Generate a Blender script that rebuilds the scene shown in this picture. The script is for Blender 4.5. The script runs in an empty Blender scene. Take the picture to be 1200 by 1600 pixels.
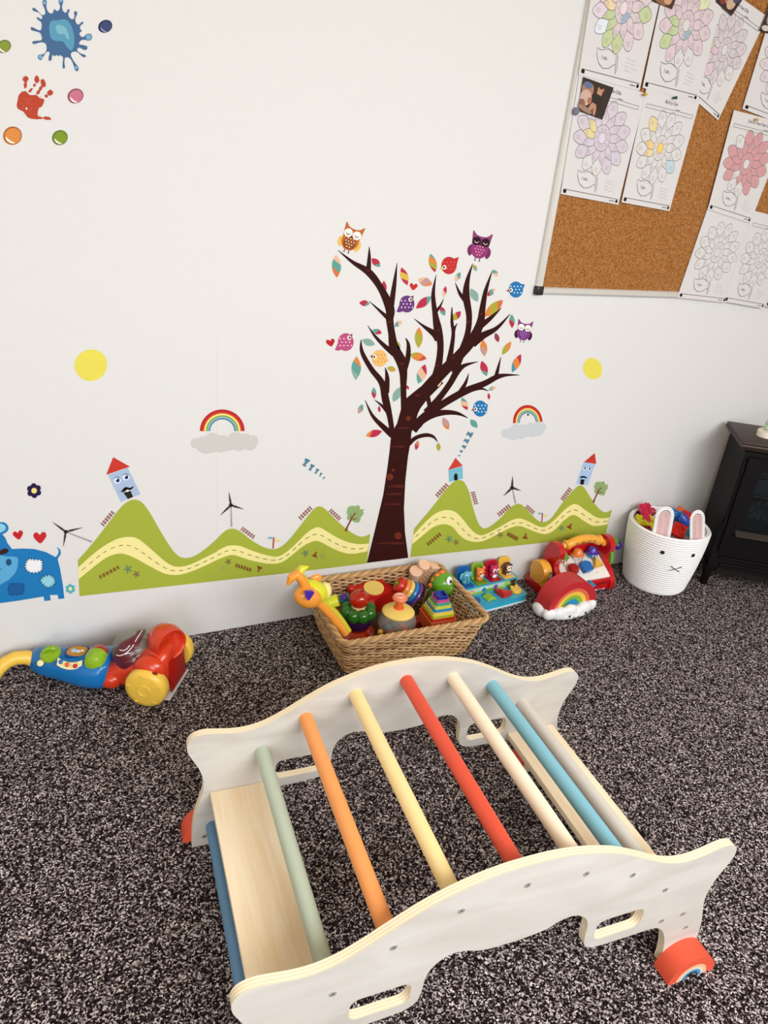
import bpy, bmesh, math, random
from mathutils import Vector, Matrix, Euler
from mathutils.geometry import tessellate_polygon
PI = math.pi
sc = bpy.context.scene
COL = sc.collection
rnd = random.Random(7)

# ------------------------------------------------------------------ camera
YAW, PITCH, ROLL, FPX, CAM_D, CAM_H = 0.4786495, 0.4418639, 0.1069869, 1134.02, 2.08115, 1.5
_f = Vector((math.sin(YAW) * math.cos(PITCH), math.cos(YAW) * math.cos(PITCH), -math.sin(PITCH)))
_r0 = Vector((math.cos(YAW), -math.sin(YAW), 0))
_u0 = _r0.cross(_f)
_r = math.cos(ROLL) * _r0 + math.sin(ROLL) * _u0
_u = -math.sin(ROLL) * _r0 + math.cos(ROLL) * _u0
CAMP = Vector((0, -CAM_D, CAM_H))
cd = bpy.data.cameras.new('camera'); cam = bpy.data.objects.new('camera', cd); COL.objects.link(cam)
cd.sensor_fit = 'HORIZONTAL'; cd.sensor_width = 36; cd.lens = FPX / 1200 * 36; cd.clip_start = .05
cam.matrix_world = Matrix(((_r.x, _u.x, -_f.x, CAMP.x), (_r.y, _u.y, -_f.y, CAMP.y), (_r.z, _u.z, -_f.z, CAMP.z), (0, 0, 0, 1)))
sc.camera = cam

# ------------------------------------------------------------------ light and exposure
sc.view_settings.view_transform = 'Standard'; sc.view_settings.look = 'None'
sc.view_settings.gamma = 1; sc.view_settings.use_curve_mapping = False
sc.view_settings.exposure = 0.0
wd = bpy.data.worlds.new('sky'); sc.world = wd; wd.use_nodes = True
bg = wd.node_tree.nodes['Background']; bg.inputs[0].default_value = (.75, .87, 1, 1); bg.inputs[1].default_value = 1.0
def area(name, loc, target, sx, sy, power, color):
    l = bpy.data.lights.new(name, 'AREA'); l.shape = 'RECTANGLE'; l.size = sx; l.size_y = sy; l.energy = power; l.color = color
    o = bpy.data.objects.new(name, l); COL.objects.link(o); o.location = loc
    o.rotation_euler = (Vector(target) - Vector(loc)).to_track_quat('-Z', 'Y').to_euler()
    return o
area('window_daylight', (1.45, -3.5, 2.1), (1.05, -1.8, 0), 2.9, 1.2, 116, (.91, .955, 1.0))
area('added_side_fill', (-.85, -3.5, 1.15), (.3, -.4, .2), 1.3, 1.5, 31, (.92, .965, 1.0))  # unseen low fill, added to brighten the left foot of the wall
area('ceiling_panel_light', (.6, -2.5, 2.66), (.6, -2.5, 0), 1.2, .6, 6, (1, .88, .72))

# ------------------------------------------------------------------ measuring: a pixel of the photo onto a real plane
def ray(x, y): return _f + _r * ((x - 600) / FPX) + _u * ((800 - y) / FPX)
def WP(x, y, Y=0.0):
    d = ray(x, y); return CAMP + d * ((Y - CAMP.y) / d.y)
def FP(x, y, Z=0.0):
    d = ray(x, y); return CAMP + d * ((Z - CAMP.z) / d.z)

# ------------------------------------------------------------------ materials
def lin(h):
    c = [int(h[i:i + 2], 16) / 255 for i in (0, 2, 4)]
    return tuple(v / 12.92 if v <= .04045 else ((v + .055) / 1.055) ** 2.4 for v in c) + (1,)
MATS = {}
def mat(h, rough=.45, metal=0, trans=0, coat=0, bump=0, bs=60, var=0, spec=.5, ior=1.45, name=None):
    k = (h, rough, metal, trans, coat, bump, bs, var, spec)
    if k in MATS: return MATS[k]
    m = bpy.data.materials.new(name or 'mat_' + h); m.use_nodes = True
    nt = m.node_tree; b = nt.nodes['Principled BSDF']
    b.inputs['Base Color'].default_value = lin(h); b.inputs['Roughness'].default_value = rough
    b.inputs['Metallic'].default_value = metal; b.inputs['Transmission Weight'].default_value = trans
    b.inputs['Coat Weight'].default_value = coat; b.inputs['IOR'].default_value = ior
    b.inputs['Specular IOR Level'].default_value = spec
    if bump or var:
        tc = nt.nodes.new('ShaderNodeTexCoord'); n = nt.nodes.new('ShaderNodeTexNoise')
        n.inputs['Scale'].default_value = bs; n.inputs['Detail'].default_value = 4
        nt.links.new(tc.outputs['Object'], n.inputs['Vector'])
        if bump:
            bp = nt.nodes.new('ShaderNodeBump'); bp.inputs['Strength'].default_value = bump; bp.inputs['Distance'].default_value = .002
            nt.links.new(n.outputs['Fac'], bp.inputs['Height']); nt.links.new(bp.outputs['Normal'], b.inputs['Normal'])
        if var:
            hs = nt.nodes.new('ShaderNodeHueSaturation'); mr = nt.nodes.new('ShaderNodeMapRange')
            mr.inputs['To Min'].default_value = 1 - var; mr.inputs['To Max'].default_value = 1 + var
            nt.links.new(n.outputs['Fac'], mr.inputs['Value']); nt.links.new(mr.outputs['Result'], hs.inputs['Value'])
            hs.inputs['Color'].default_value = lin(h); nt.links.new(hs.outputs['Color'], b.inputs['Base Color'])
    MATS[k] = m; return m
def vinyl(h): return mat(h, .6, spec=.12, name='vinyl_' + h)
def plastic(h): return mat(h, .22, coat=.25, name='plastic_' + h)
def clear(h, rough=.03): return mat(h, rough, trans=.95, name='clear_plastic_' + h)
def thinclear(h, op):
    k = ('thin', h, op)
    if k in MATS: return MATS[k]
    m = bpy.data.materials.new('tinted_clear_' + h); m.use_nodes = True; nt = m.node_tree
    b = nt.nodes['Principled BSDF']; b.inputs['Base Color'].default_value = lin(h); b.inputs['Roughness'].default_value = .06
    b.inputs['Alpha'].default_value = op; MATS[k] = m; return m

def carpet_mat():
    m = bpy.data.materials.new('speckled_carpet'); m.use_nodes = True; nt = m.node_tree; b = nt.nodes['Principled BSDF']
    tc = nt.nodes.new('ShaderNodeTexCoord'); mp = nt.nodes.new('ShaderNodeMapping')
    nz = nt.nodes.new('ShaderNodeTexNoise'); nz.inputs['Scale'].default_value = 90; nz.inputs['Detail'].default_value = 2
    mx = nt.nodes.new('ShaderNodeMix'); mx.data_type = 'VECTOR'; mx.inputs['Factor'].default_value = .012
    nt.links.new(tc.outputs['Object'], mp.inputs['Vector']); nt.links.new(mp.outputs['Vector'], mx.inputs[4])
    nt.links.new(mp.outputs['Vector'], nz.inputs['Vector']); nt.links.new(nz.outputs['Color'], mx.inputs[5])
    v = nt.nodes.new('ShaderNodeTexVoronoi'); v.inputs['Scale'].default_value = 300; nt.links.new(mx.outputs[1], v.inputs['Vector'])
    sp = nt.nodes.new('ShaderNodeSeparateColor'); nt.links.new(v.outputs['Color'], sp.inputs['Color'])
    cr = nt.nodes.new('ShaderNodeValToRGB'); cr.color_ramp.interpolation = 'LINEAR'
    els = [(0, '100808'), (.42, '201616'), (.60, '403537'), (.78, '958789'), (1, 'e8dbd7')]
    e = cr.color_ramp.elements; e[0].position = 0; e[0].color = lin(els[0][1]); e[1].position = 1; e[1].color = lin(els[-1][1])
    for p_, c_ in els[1:-1]:
        q = e.new(p_); q.color = lin(c_)
    nt.links.new(sp.outputs[0], cr.inputs['Fac'])
    nt.links.new(cr.outputs['Color'], b.inputs['Base Color']); b.inputs['Roughness'].default_value = .95; b.inputs['Specular IOR Level'].default_value = .1
    n2 = nt.nodes.new('ShaderNodeTexNoise'); n2.inputs['Scale'].default_value = 260; n2.inputs['Detail'].default_value = 2
    nt.links.new(tc.outputs['Object'], n2.inputs['Vector'])
    bp = nt.nodes.new('ShaderNodeBump'); bp.inputs['Strength'].default_value = .9; bp.inputs['Distance'].default_value = .006
    nt.links.new(n2.outputs['Fac'], bp.inputs['Height']); nt.links.new(bp.outputs['Normal'], b.inputs['Normal'])
    return m
def wood_mat(name, base, dark, scale=(3, 30, 30), amt=.5, rough=.5, wv=2.0):
    m = bpy.data.materials.new(name); m.use_nodes = True; nt = m.node_tree; b = nt.nodes['Principled BSDF']
    tc = nt.nodes.new('ShaderNodeTexCoord'); mp = nt.nodes.new('ShaderNodeMapping'); mp.inputs['Scale'].default_value = scale
    nz = nt.nodes.new('ShaderNodeTexNoise'); nz.inputs['Scale'].default_value = wv; nz.inputs['Detail'].default_value = 6; nz.inputs['Distortion'].default_value = 1.2
    nt.links.new(tc.outputs['Object'], mp.inputs['Vector']); nt.links.new(mp.outputs['Vector'], nz.inputs['Vector'])
    cr = nt.nodes.new('ShaderNodeValToRGB'); cr.color_ramp.elements[0].position = .3; cr.color_ramp.elements[1].position = .7
    cr.color_ramp.elements[0].color = lin(dark); cr.color_ramp.elements[1].color = lin(base)
    nt.links.new(nz.outputs['Fac'], cr.inputs['Fac']); nt.links.new(cr.outputs['Color'], b.inputs['Base Color'])
    b.inputs['Roughness'].default_value = rough; b.inputs['Specular IOR Level'].default_value = .3
    return m
def ply_edge_mat():
    m = bpy.data.materials.new('plywood_edge'); m.use_nodes = True; nt = m.node_tree; b = nt.nodes['Principled BSDF']
    tc = nt.nodes.new('ShaderNodeTexCoord'); w = nt.nodes.new('ShaderNodeTexWave'); w.bands_direction = 'Y'
    w.inputs['Scale'].default_value = 55; w.inputs['Distortion'].default_value = .3
    nt.links.new(tc.outputs['Object'], w.inputs['Vector'])
    cr = nt.nodes.new('ShaderNodeValToRGB'); cr.color_ramp.elements[0].color = lin('e6d2ae'); cr.color_ramp.elements[1].color = lin('fbeed2')
    nt.links.new(w.outputs['Fac'], cr.inputs['Fac']); nt.links.new(cr.outputs['Color'], b.inputs['Base Color']); b.inputs['Roughness'].default_value = .6
    return m
def cork_mat():
    m = bpy.data.materials.new('cork'); m.use_nodes = True; nt = m.node_tree; b = nt.nodes['Principled BSDF']
    tc = nt.nodes.new('ShaderNodeTexCoord'); n = nt.nodes.new('ShaderNodeTexNoise'); n.inputs['Scale'].default_value = 190; n.inputs['Detail'].default_value = 3
    nt.links.new(tc.outputs['Object'], n.inputs['Vector'])
    cr = nt.nodes.new('ShaderNodeValToRGB'); cr.color_ramp.elements[0].position = .35; cr.color_ramp.elements[1].position = .72
    cr.color_ramp.elements[0].color = lin('875222'); cr.color_ramp.elements[1].color = lin('b98350')
    nt.links.new(n.outputs['Fac'], cr.inputs['Fac']); nt.links.new(cr.outputs['Color'], b.inputs['Base Color']); b.inputs['Roughness'].default_value = .9
    b.inputs['Specular IOR Level'].default_value = .1
    return m

# ------------------------------------------------------------------ mesh builder
def catmull(p, n=6, closed=False):
    out = []; N = len(p); D = len(p[0])
    for i in range(N if closed else N - 1):
        a = p[(i - 1) % N] if closed or i > 0 else p[0]; b = p[i]; c = p[(i + 1) % N]
        d = p[(i + 2) % N] if closed or i + 2 < N else p[-1]
        for k in range(n):
            t = k / n
            out.append(tuple(.5 * (2 * b[j] + (c[j] - a[j]) * t + (2 * a[j] - 5 * b[j] + 4 * c[j] - d[j]) * t * t + (-a[j] + 3 * b[j] - 3 * c[j] + d[j]) * t ** 3) for j in range(D)))
    if not closed: out.append(tuple(p[-1]))
    return out
def T(x=0, y=0, z=0, rx=0, ry=0, rz=0, s=1):
    S = Matrix.Diagonal((s, s, s, 1)) if not isinstance(s, tuple) else Matrix.Diagonal((*s, 1))
    return Matrix.Translation((x, y, z)) @ Euler((rx, ry, rz)).to_matrix().to_4x4() @ S
class MB:
    def __init__(s): s.bm = bmesh.new(); s.mats = []; s.M = Matrix.Identity(4)
    def mi(s, m):
        if m not in s.mats: s.mats.append(m)
        return s.mats.index(m)
    def _fin(s, vs, fs, m, M):
        X = s.M @ (M or Matrix.Identity(4)); i = s.mi(m)
        for v in vs: v.co = X @ v.co
        for f in fs: f.material_index = i
    def raw(s, vs, fs, m, M=None):
        V = [s.bm.verts.new(v) for v in vs]; F = []
        for f in fs:
            try: F.append(s.bm.faces.new([V[k] for k in f]))
            except ValueError: pass
        s._fin(V, F, m, M); return s
    def box(s, sx, sy, sz, m, M=None, bev=0, seg=2):
        t = bmesh.new(); bmesh.ops.create_cube(t, size=1)
        for v in t.verts: v.co = Vector((v.co.x * sx, v.co.y * sy, v.co.z * sz))
        if bev: bmesh.ops.bevel(t, geom=t.edges[:], offset=bev, segments=seg, profile=.5, affect='EDGES')
        return s._merge(t, m, M)
    def _merge(s, t, m, M):
        t.verts.index_update()
        vs = [v.co.copy() for v in t.verts]; fs = [[v.index for v in f.verts] for f in t.faces]; t.free()
        return s.raw(vs, fs, m, M)
    def lathe(s, prof, m, M=None, n=32):
        vs = []; fs = []
        for r, z in prof:
            for k in range(n):
                a = 2 * PI * k / n; vs.append((max(r, 1e-5) * math.cos(a), max(r, 1e-5) * math.sin(a), z))
        for i in range(len(prof) - 1):
            for k in range(n):
                fs.append((i * n + k, i * n + (k + 1) % n, (i + 1) * n + (k + 1) % n, (i + 1) * n + k))
        if prof[0][0] > 1e-4: fs.append(tuple(range(n))[::-1])
        if prof[-1][0] > 1e-4: fs.append(tuple((len(prof) - 1) * n + k for k in range(n)))
        return s.raw(vs, fs, m, M)
    def cyl(s, r, h, m, M=None, n=28, bev=0):
        b = bev or min(r, h) * .08
        return s.lathe([(r - b, -h / 2), (r, -h / 2 + b), (r, h / 2 - b), (r - b, h / 2)], m, M, n)
    def ell(s, rx, ry, rz, m, M=None, n=24):
        k = n // 2
        return s.lathe([(math.sin(PI * i / k), -math.cos(PI * i / k)) for i in range(k + 1)], m, (M or Matrix.Identity(4)) @ Matrix.Diagonal((rx, ry, rz, 1)), n)
    def tube(s, pts, r, m, n=10, closed=False, cap=True, M=None):
        P = [Vector(p[:3]) for p in pts]; N = len(P); vs = []; fs = []; up = None
        for i in range(N):
            a = P[i - 1] if (i or closed) else P[0]; b = P[(i + 1) % N] if (i < N - 1 or closed) else P[-1]
            t = (b - a).normalized()
            if up is None:
                up = Vector((0, 0, 1)) if abs(t.z) < .9 else Vector((1, 0, 0))
            up = (up - t * up.dot(t)).normalized(); sd = t.cross(up)
            rr = r[i] if isinstance(r, (list, tuple)) else r
            for k in range(n):
                q = 2 * PI * k / n; vs.append(P[i] + (sd * math.cos(q) + up * math.sin(q)) * rr)
        for i in range(N if closed else N - 1):
            j = (i + 1) % N
            for k in range(n): fs.append((i * n + k, i * n + (k + 1) % n, j * n + (k + 1) % n, j * n + k))
        if cap and not closed: fs += [tuple(range(n))[::-1], tuple((N - 1) * n + k for k in range(n))]
        return s.raw(vs, fs, m, M)
    def prism(s, outline, h, m, M=None, holes=(), side=None, bev=0):
        """outline in xy, extruded z 0..h; holes are cut through"""
        loops = [list(outline)] + [list(x) for x in holes]
        vl = [[Vector((p[0], p[1], 0)) for p in L] for L in loops]
        tris = tessellate_polygon(vl); flat = [v for L in vl for v in L]; N = len(flat)
        def area2(t): a, b, c = (flat[i] for i in t); return (b - a).cross(c - a).z
        tris = [t if area2(t) > 0 else t[::-1] for t in tris if abs(area2(t)) > 1e-12]
        vs = [(v.x, v.y, 0) for v in flat] + [(v.x, v.y, h) for v in flat]
        s.raw(vs, [tuple(i + N for i in t) for t in tris] + [t[::-1] for t in tris], m, M)
        o = 0
        for L in loops:
            n = len(L); vv = [(p[0], p[1], 0) for p in L] + [(p[0], p[1], h) for p in L]
            ar = sum(L[i][0] * L[(i + 1) % n][1] - L[(i + 1) % n][0] * L[i][1] for i in range(n)) * (1 if L is loops[0] else -1)
            fs = [(i, (i + 1) % n, n + (i + 1) % n, n + i) for i in range(n)]
            if ar < 0: fs = [f[::-1] for f in fs]
            s.raw(vv, fs, side or m, M)
        return s
    def loft(s, secs, m, M=None, n=24, pw=2.4):
        """secs: (a, cy, hw, zb, zt) along local x; superellipse sections"""
        vs = []; fs = []
        for a, cy, hw, zb, zt in secs:
            zc = (zb + zt) / 2; hz = (zt - zb) / 2
            for k in range(n):
                q = 2 * PI * k / n; c, d = math.cos(q), math.sin(q)
                vs.append((a, cy + hw * math.copysign(abs(c) ** (2 / pw), c), zc + hz * math.copysign(abs(d) ** (2 / pw), d)))
        N = len(secs)
        for i in range(N - 1):
            for k in range(n): fs.append((i * n + k, i * n + (k + 1) % n, (i + 1) * n + (k + 1) % n, (i + 1) * n + k))
        fs += [tuple(range(n))[::-1], tuple((N - 1) * n + k for k in range(n))]
        return s.raw(vs, fs, m, M)
    def text(s, txt, size, m, M=None, ext=0):
        c = bpy.data.curves.new('t', 'FONT'); c.body = txt; c.size = size; c.align_x = 'CENTER'; c.align_y = 'CENTER'; c.extrude = ext; c.resolution_u = 2
        o = bpy.data.objects.new('t', c); COL.objects.link(o); bpy.context.view_layer.update()
        dg = bpy.context.evaluated_depsgraph_get(); me = bpy.data.meshes.new_from_object(o.evaluated_get(dg))
        vs = [v.co.copy() for v in me.vertices]; fs = [tuple(q.vertices) for q in me.polygons]
        bpy.data.objects.remove(o); bpy.data.curves.remove(c); bpy.data.meshes.remove(me)
        return s.raw(vs, fs, m, M)
    def build(s, name, parent=None, label=None, smooth=True, sharp=35, **kw):
        bmesh.ops.recalc_face_normals(s.bm, faces=s.bm.faces[:]) if kw.pop('recalc', True) else None
        me = bpy.data.meshes.new(name); s.bm.to_mesh(me); s.bm.free()
        for m in s.mats: me.materials.append(m)
        if smooth:
            me.shade_smooth(); me.set_sharp_from_angle(angle=math.radians(sharp))
        o = bpy.data.objects.new(name, me); COL.objects.link(o)
        if parent: o.parent = parent
        if label: o['label'] = label
        for k, v in kw.items(): o[k] = v
        return o
def thing(name, label, cat, loc=(0, 0, 0), rz=0, group=None, rot=None):
    o = bpy.data.objects.new(name, None); COL.objects.link(o); o.location = loc; o.rotation_euler = rot or (0, 0, rz)
    o.empty_display_size = .05; o['label'] = label; o['category'] = cat
    if group: o['group'] = group
    return o
def tag(o, label, cat, group=None):
    o['label'] = label; o['category'] = cat
    if group: o['group'] = group
    return o
def struct(o): o['kind'] = 'structure'; return o

# ------------------------------------------------------------------ the room
wallm = mat('dfdddb', .7, bump=.25, bs=35, var=.012, spec=.2, name='painted_wall')
ceilm = mat('d8bc8e', .8, bump=.1, name='ceiling_paint')
XL, XR, YF, ZC = -1.6, 3.5, -3.6, 2.7
struct(MB().box(XR - XL, -YF, .05, carpet_mat(), T((XL + XR) / 2, YF / 2, -.025)).build('floor', smooth=False))
struct(MB().box(XR - XL + .2, .1, ZC, wallm, T((XL + XR) / 2, .05, ZC / 2)).build('wall_back', smooth=False))
wall2 = mat('d9cfbf', .8, bump=.1, name='side_wall_paint')
struct(MB().box(.1, -YF, ZC, wall2, T(XR + .05, YF / 2, ZC / 2)).build('wall_right', smooth=False))
struct(MB().box(.1, -YF, ZC, wall2, T(XL - .05, YF / 2, ZC / 2)).build('wall_left', smooth=False))
struct(MB().box(XR - XL + .2, -YF + .2, .1, ceilm, T((XL + XR) / 2, YF / 2, ZC + .05)).build('ceiling', smooth=False))
fw = MB()
for x0, x1, z0, z1 in ((XL, -1.55, 0, ZC), (-.18, -.05, 0, ZC), (-1.55, -.18, 0, .35), (-1.55, -.18, 1.95, ZC), (2.95, 3.5, 0, ZC), (-.05, 2.95, 0, 1.4), (-.05, 2.95, 2.6, ZC)):
    if x1 > x0: fw.box(x1 - x0, .1, z1 - z0, wall2, T((x0 + x1) / 2, YF - .05, (z0 + z1) / 2))
struct(fw.build('wall_front', smooth=False))
for n_, (x0, x1, z0, z1) in enumerate(((-.05, 2.95, 1.4, 2.6), (-1.55, -.18, .35, 1.95))):  # second opening and its frame are unseen, added around the low side fill
    wf = MB(); wm_ = mat('e8e8e6', .4)
    for a0, a1, b0, b1 in ((x0, x1, z0, z0 + .05), (x0, x1, z1 - .05, z1), (x0, x0 + .05, z0, z1), (x1 - .05, x1, z0, z1)): wf.box(a1 - a0, .06, b1 - b0, wm_, T((a0 + a1) / 2, YF - .05, (b0 + b1) / 2))
    struct(wf.build('window_%d' % (n_ + 1), smooth=False))
jx = WP(340, 800).x
struct(MB().box(.0016, .0008, 1.02, mat('e0dcd5', .8), T(jx, -.0003, .51)).build('trim_1', smooth=False))

# ------------------------------------------------------------------ flat wall stickers
class Decal:
    def __init__(s, ox=0, oy=0, sc_=1, base=.0008, mapf=None):
        s.mb = MB(); s.ox, s.oy, s.s = ox, oy, sc_; s.h = base; s.step = 1e-5; s.mapf = mapf
        s.rot = 0; s.c = (0, 0); s.k = 1
    def z(s, ox, oy, sc_): s.ox, s.oy, s.s = ox, oy, sc_; return s
    def loc(s, cx, cy, rot=0, k=1): s.c = (cx, cy); s.rot = math.radians(rot); s.k = k; s.local = True; return s
    def P(s, x, y):
        x, y = x * s.k, y * s.k
        c, d = math.cos(s.rot), math.sin(s.rot); x, y = s.c[0] + x * c - y * d, s.c[1] + x * d + y * c
        X, Y = s.ox + x / s.s, s.oy + y / s.s
        if s.mapf: v = s.mapf(X, Y); return Vector((v.x, v.y - s.h, v.z))
        v = WP(X, Y); return Vector((v.x, -s.h, v.z))
    def poly(s, pts, h, smooth=0):
        if smooth: pts = catmull(pts, smooth, True)
        s.h += s.step; V = [s.P(*p[:2]) for p in pts]
        vl = [Vector((v.x, v.z, 0)) for v in V]; tr = []
        for t in tessellate_polygon([vl]):
            a = (vl[t[1]] - vl[t[0]]).cross(vl[t[2]] - vl[t[0]]).z
            if abs(a) > 1e-13: tr.append(t if a > 0 else t[::-1])
        s.mb.raw(V, tr, vinyl(h) if isinstance(h, str) else h); return s
    def el(s, cx, cy, rx, ry, h, rot=0, n=20):
        a = math.radians(rot); c, d = math.cos(a), math.sin(a)
        return s.poly([(cx + rx * math.cos(q) * c - ry * math.sin(q) * d, cy + rx * math.cos(q) * d + ry * math.sin(q) * c) for q in (2 * PI * k / n for k in range(n))], h)
    def stroke(s, pts, h, sm=5):
        """pts (x, y, width)"""
        P = catmull(pts, sm) if sm else pts; L = []; R = []
        for i, p in enumerate(P):
            a = P[max(i - 1, 0)]; b = P[min(i + 1, len(P) - 1)]; dx, dy = b[0] - a[0], b[1] - a[1]; n = math.hypot(dx, dy) or 1
            w = max(p[2], .3) / 2; L.append((p[0] - dy / n * w, p[1] + dx / n * w)); R.append((p[0] + dy / n * w, p[1] - dx / n * w))
        s.h += s.step; N = len(P); V = [s.P(*q) for q in L] + [s.P(*q) for q in R]
        s.mb.raw(V, [(i, i + 1, N + i + 1, N + i) for i in range(N - 1)], vinyl(h) if isinstance(h, str) else h); return s
    def arc(s, cx, cy, rx0, ry0, rx1, ry1, a0, a1, h, n=24):
        o = [(cx + rx0 * math.cos(math.radians(a0 + (a1 - a0) * k / n)), cy - ry0 * math.sin(math.radians(a0 + (a1 - a0) * k / n))) for k in range(n + 1)]
        i = [(cx + rx1 * math.cos(math.radians(a0 + (a1 - a0) * k / n)), cy - ry1 * math.sin(math.radians(a0 + (a1 - a0) * k / n))) for k in range(n + 1)]
        return s.poly(o + i[::-1], h)
    def fence(s, x0, y0, x1, y1, h, col='8e4a3a', n=5, w=None):
        dx, dy = x1 - x0, y1 - y0; L = math.hypot(dx, dy); dx, dy = dx / L, dy / L; nx, ny = dy, -dx; w = w or L / n * .32
        for f in (.3, .68): s.poly([(x0 + nx * h * (f - .07), y0 + ny * h * (f - .07)), (x1 + nx * h * (f - .07), y1 + ny * h * (f - .07)), (x1 + nx * h * (f + .07), y1 + ny * h * (f + .07)), (x0 + nx * h * (f + .07), y0 + ny * h * (f + .07))], col)
        for i in range(n + 1):
            cx, cy = x0 + dx * L * i / n, y0 + dy * L * i / n
            s.poly([(cx - dx * w / 2, cy - dy * w / 2), (cx + dx * w / 2, cy + dy * w / 2), (cx + dx * w / 2 + nx * h * .85, cy + dy * w / 2 + ny * h * .85), (cx + nx * h, cy + ny * h), (cx - dx * w / 2 + nx * h * .85, cy - dy * w / 2 + ny * h * .85)], col)
        return s
    def build(s, name, label=None, cat='wall sticker', group=None, parent=None, **kw):
        o = s.mb.build(name, parent=parent, smooth=False, recalc=False, **kw)
        if label: tag(o, label, cat, group)
        return o

# ---- splat, handprint and dots, top left
d = Decal(0, 0, 5)
d.poly([(335, 5), (350, -4), (366, 12), (362, 50), (372, 85), (392, 105), (412, 100), (425, 70), (440, 85), (460, 80), (470, 50), (456, 10), (472, -10), (494, 8), (485, 50), (492, 85), (515, 100), (532, 72), (545, 80), (533, 110), (545, 140), (572, 150), (582, 125), (578, 95), (596, 88), (603, 110), (588, 145), (595, 180), (615, 192), (640, 170), (652, 180), (630, 200), (625, 225), (640, 240), (622, 258), (628, 280), (650, 290), (680, 265), (712, 268), (718, 300), (695, 318), (655, 310), (628, 320), (618, 345), (650, 352), (680, 362), (680, 385), (655, 390), (620, 372), (602, 392), (630, 418), (665, 428), (667, 446), (645, 444), (600, 405), (560, 410), (556, 440), (585, 490), (612, 525), (608, 556), (585, 545), (572, 500), (545, 455), (510, 450), (503, 490), (508, 530), (490, 532), (490, 490), (493, 450), (468, 430), (458, 440), (440, 428), (430, 440), (408, 430), (402, 470), (380, 472), (382, 440), (388, 410), (365, 405), (340, 440), (320, 470), (297, 455), (302, 430), (345, 420), (364, 385), (358, 345), (325, 330), (262, 345), (258, 322), (320, 315), (326, 290), (310, 255), (250, 238), (240, 220), (252, 212), (310, 238), (325, 215), (322, 175), (288, 148), (295, 134), (322, 150), (330, 130), (300, 98), (258, 84), (256, 62), (278, 68), (325, 115), (350, 112), (352, 80), (332, 30)], '46688f', 3)
d.poly([(385, 210), (400, 165), (450, 158), (510, 152), (550, 190), (575, 260), (580, 340), (560, 395), (525, 370), (490, 325), (430, 318), (395, 290)], '5a98b4', 4)
d.poly([(435, 205), (470, 193), (510, 215), (535, 270), (540, 308), (520, 300), (500, 268), (460, 265), (440, 235)], '7db2c2', 4)
for x, y, r in ((348, 22, 14), (473, 8, 13), (692, 290, 22), (317, 446, 16), (594, 528, 13)): d.el(x, y, r, r, '74a9c9')
d.build('paint_splat_sticker', 'blue paint splat sticker with pale blue centre at the top left of the wall')
d = Decal(0, 0, 5)
palm = [(135, 800), (150, 745), (180, 712), (215, 725), (240, 745), (280, 742), (320, 770), (345, 775), (330, 825), (300, 850), (298, 905), (330, 915), (325, 930), (270, 932), (215, 915), (180, 870), (140, 850)]
d.poly([(x + rnd.uniform(-3, 3), y + rnd.uniform(-3, 3)) for x, y in catmull(palm, 4, True)], 'b8452f')
for fx, fy, rx, ry, a in ((200, 618, 22, 25, 10), (198, 665, 12, 28, 5), (288, 620, 19, 30, -5), (338, 650, 19, 34, -15), (270, 665, 10, 14, 30), (318, 690, 12, 22, 20), (392, 725, 25, 22, -50), (362, 750, 13, 14, 0), (240, 705, 22, 11, -45), (298, 722, 12, 20, 30), (312, 920, 14, 10, 0), (368, 924, 32, 13, 8)):
    d.poly([(fx + math.cos(q) * rx * math.cos(math.radians(a)) - math.sin(q) * ry * math.sin(math.radians(a)) + rnd.uniform(-2, 2), fy + math.cos(q) * rx * math.sin(math.radians(a)) + math.sin(q) * ry * math.cos(math.radians(a)) + rnd.uniform(-2, 2)) for q in (2 * PI * k / 18 for k in range(18))], 'b8452f')
for k in range(34): d.el(rnd.uniform(165, 320), rnd.uniform(740, 915), rnd.uniform(1.5, 4.5), rnd.uniform(1.5, 4), rnd.choice(['d08a78', 'c8614c', 'cf9484']))
d.el(207, 848, 8, 8, 'efe6da'); d.build('handprint_sticker', 'red painted handprint sticker under the blue splat')
for cx, cy, rx, ry, c0, c1, lb in ((822, 206, 49, 57, '23233f', '3f4a70', 'dark navy bubble dot sticker right of the blue splat'), (590, 750, 57, 64, '8c4254', 'c4728a', 'pink bubble dot sticker beside the red handprint'),
        (98, 1060, 72, 74, 'a8622e', 'd98b45', 'large orange bubble dot sticker below the handprint'), (468, 1075, 58, 62, '55702a', '7d952c', 'green bubble dot sticker below the pink dot'),
        (30, 363, 50, 58, '5c7238', '86953a', 'green bubble dot sticker cut by the left photo edge')):
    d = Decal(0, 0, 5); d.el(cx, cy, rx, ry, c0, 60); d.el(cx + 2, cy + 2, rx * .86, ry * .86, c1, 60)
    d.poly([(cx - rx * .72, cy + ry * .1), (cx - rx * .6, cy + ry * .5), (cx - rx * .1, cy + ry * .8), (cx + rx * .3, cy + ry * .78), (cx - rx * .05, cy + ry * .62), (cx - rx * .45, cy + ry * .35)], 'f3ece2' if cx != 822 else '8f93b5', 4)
    d.build('dot_sticker', lb, group='bubble dot stickers around the handprint')

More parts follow.
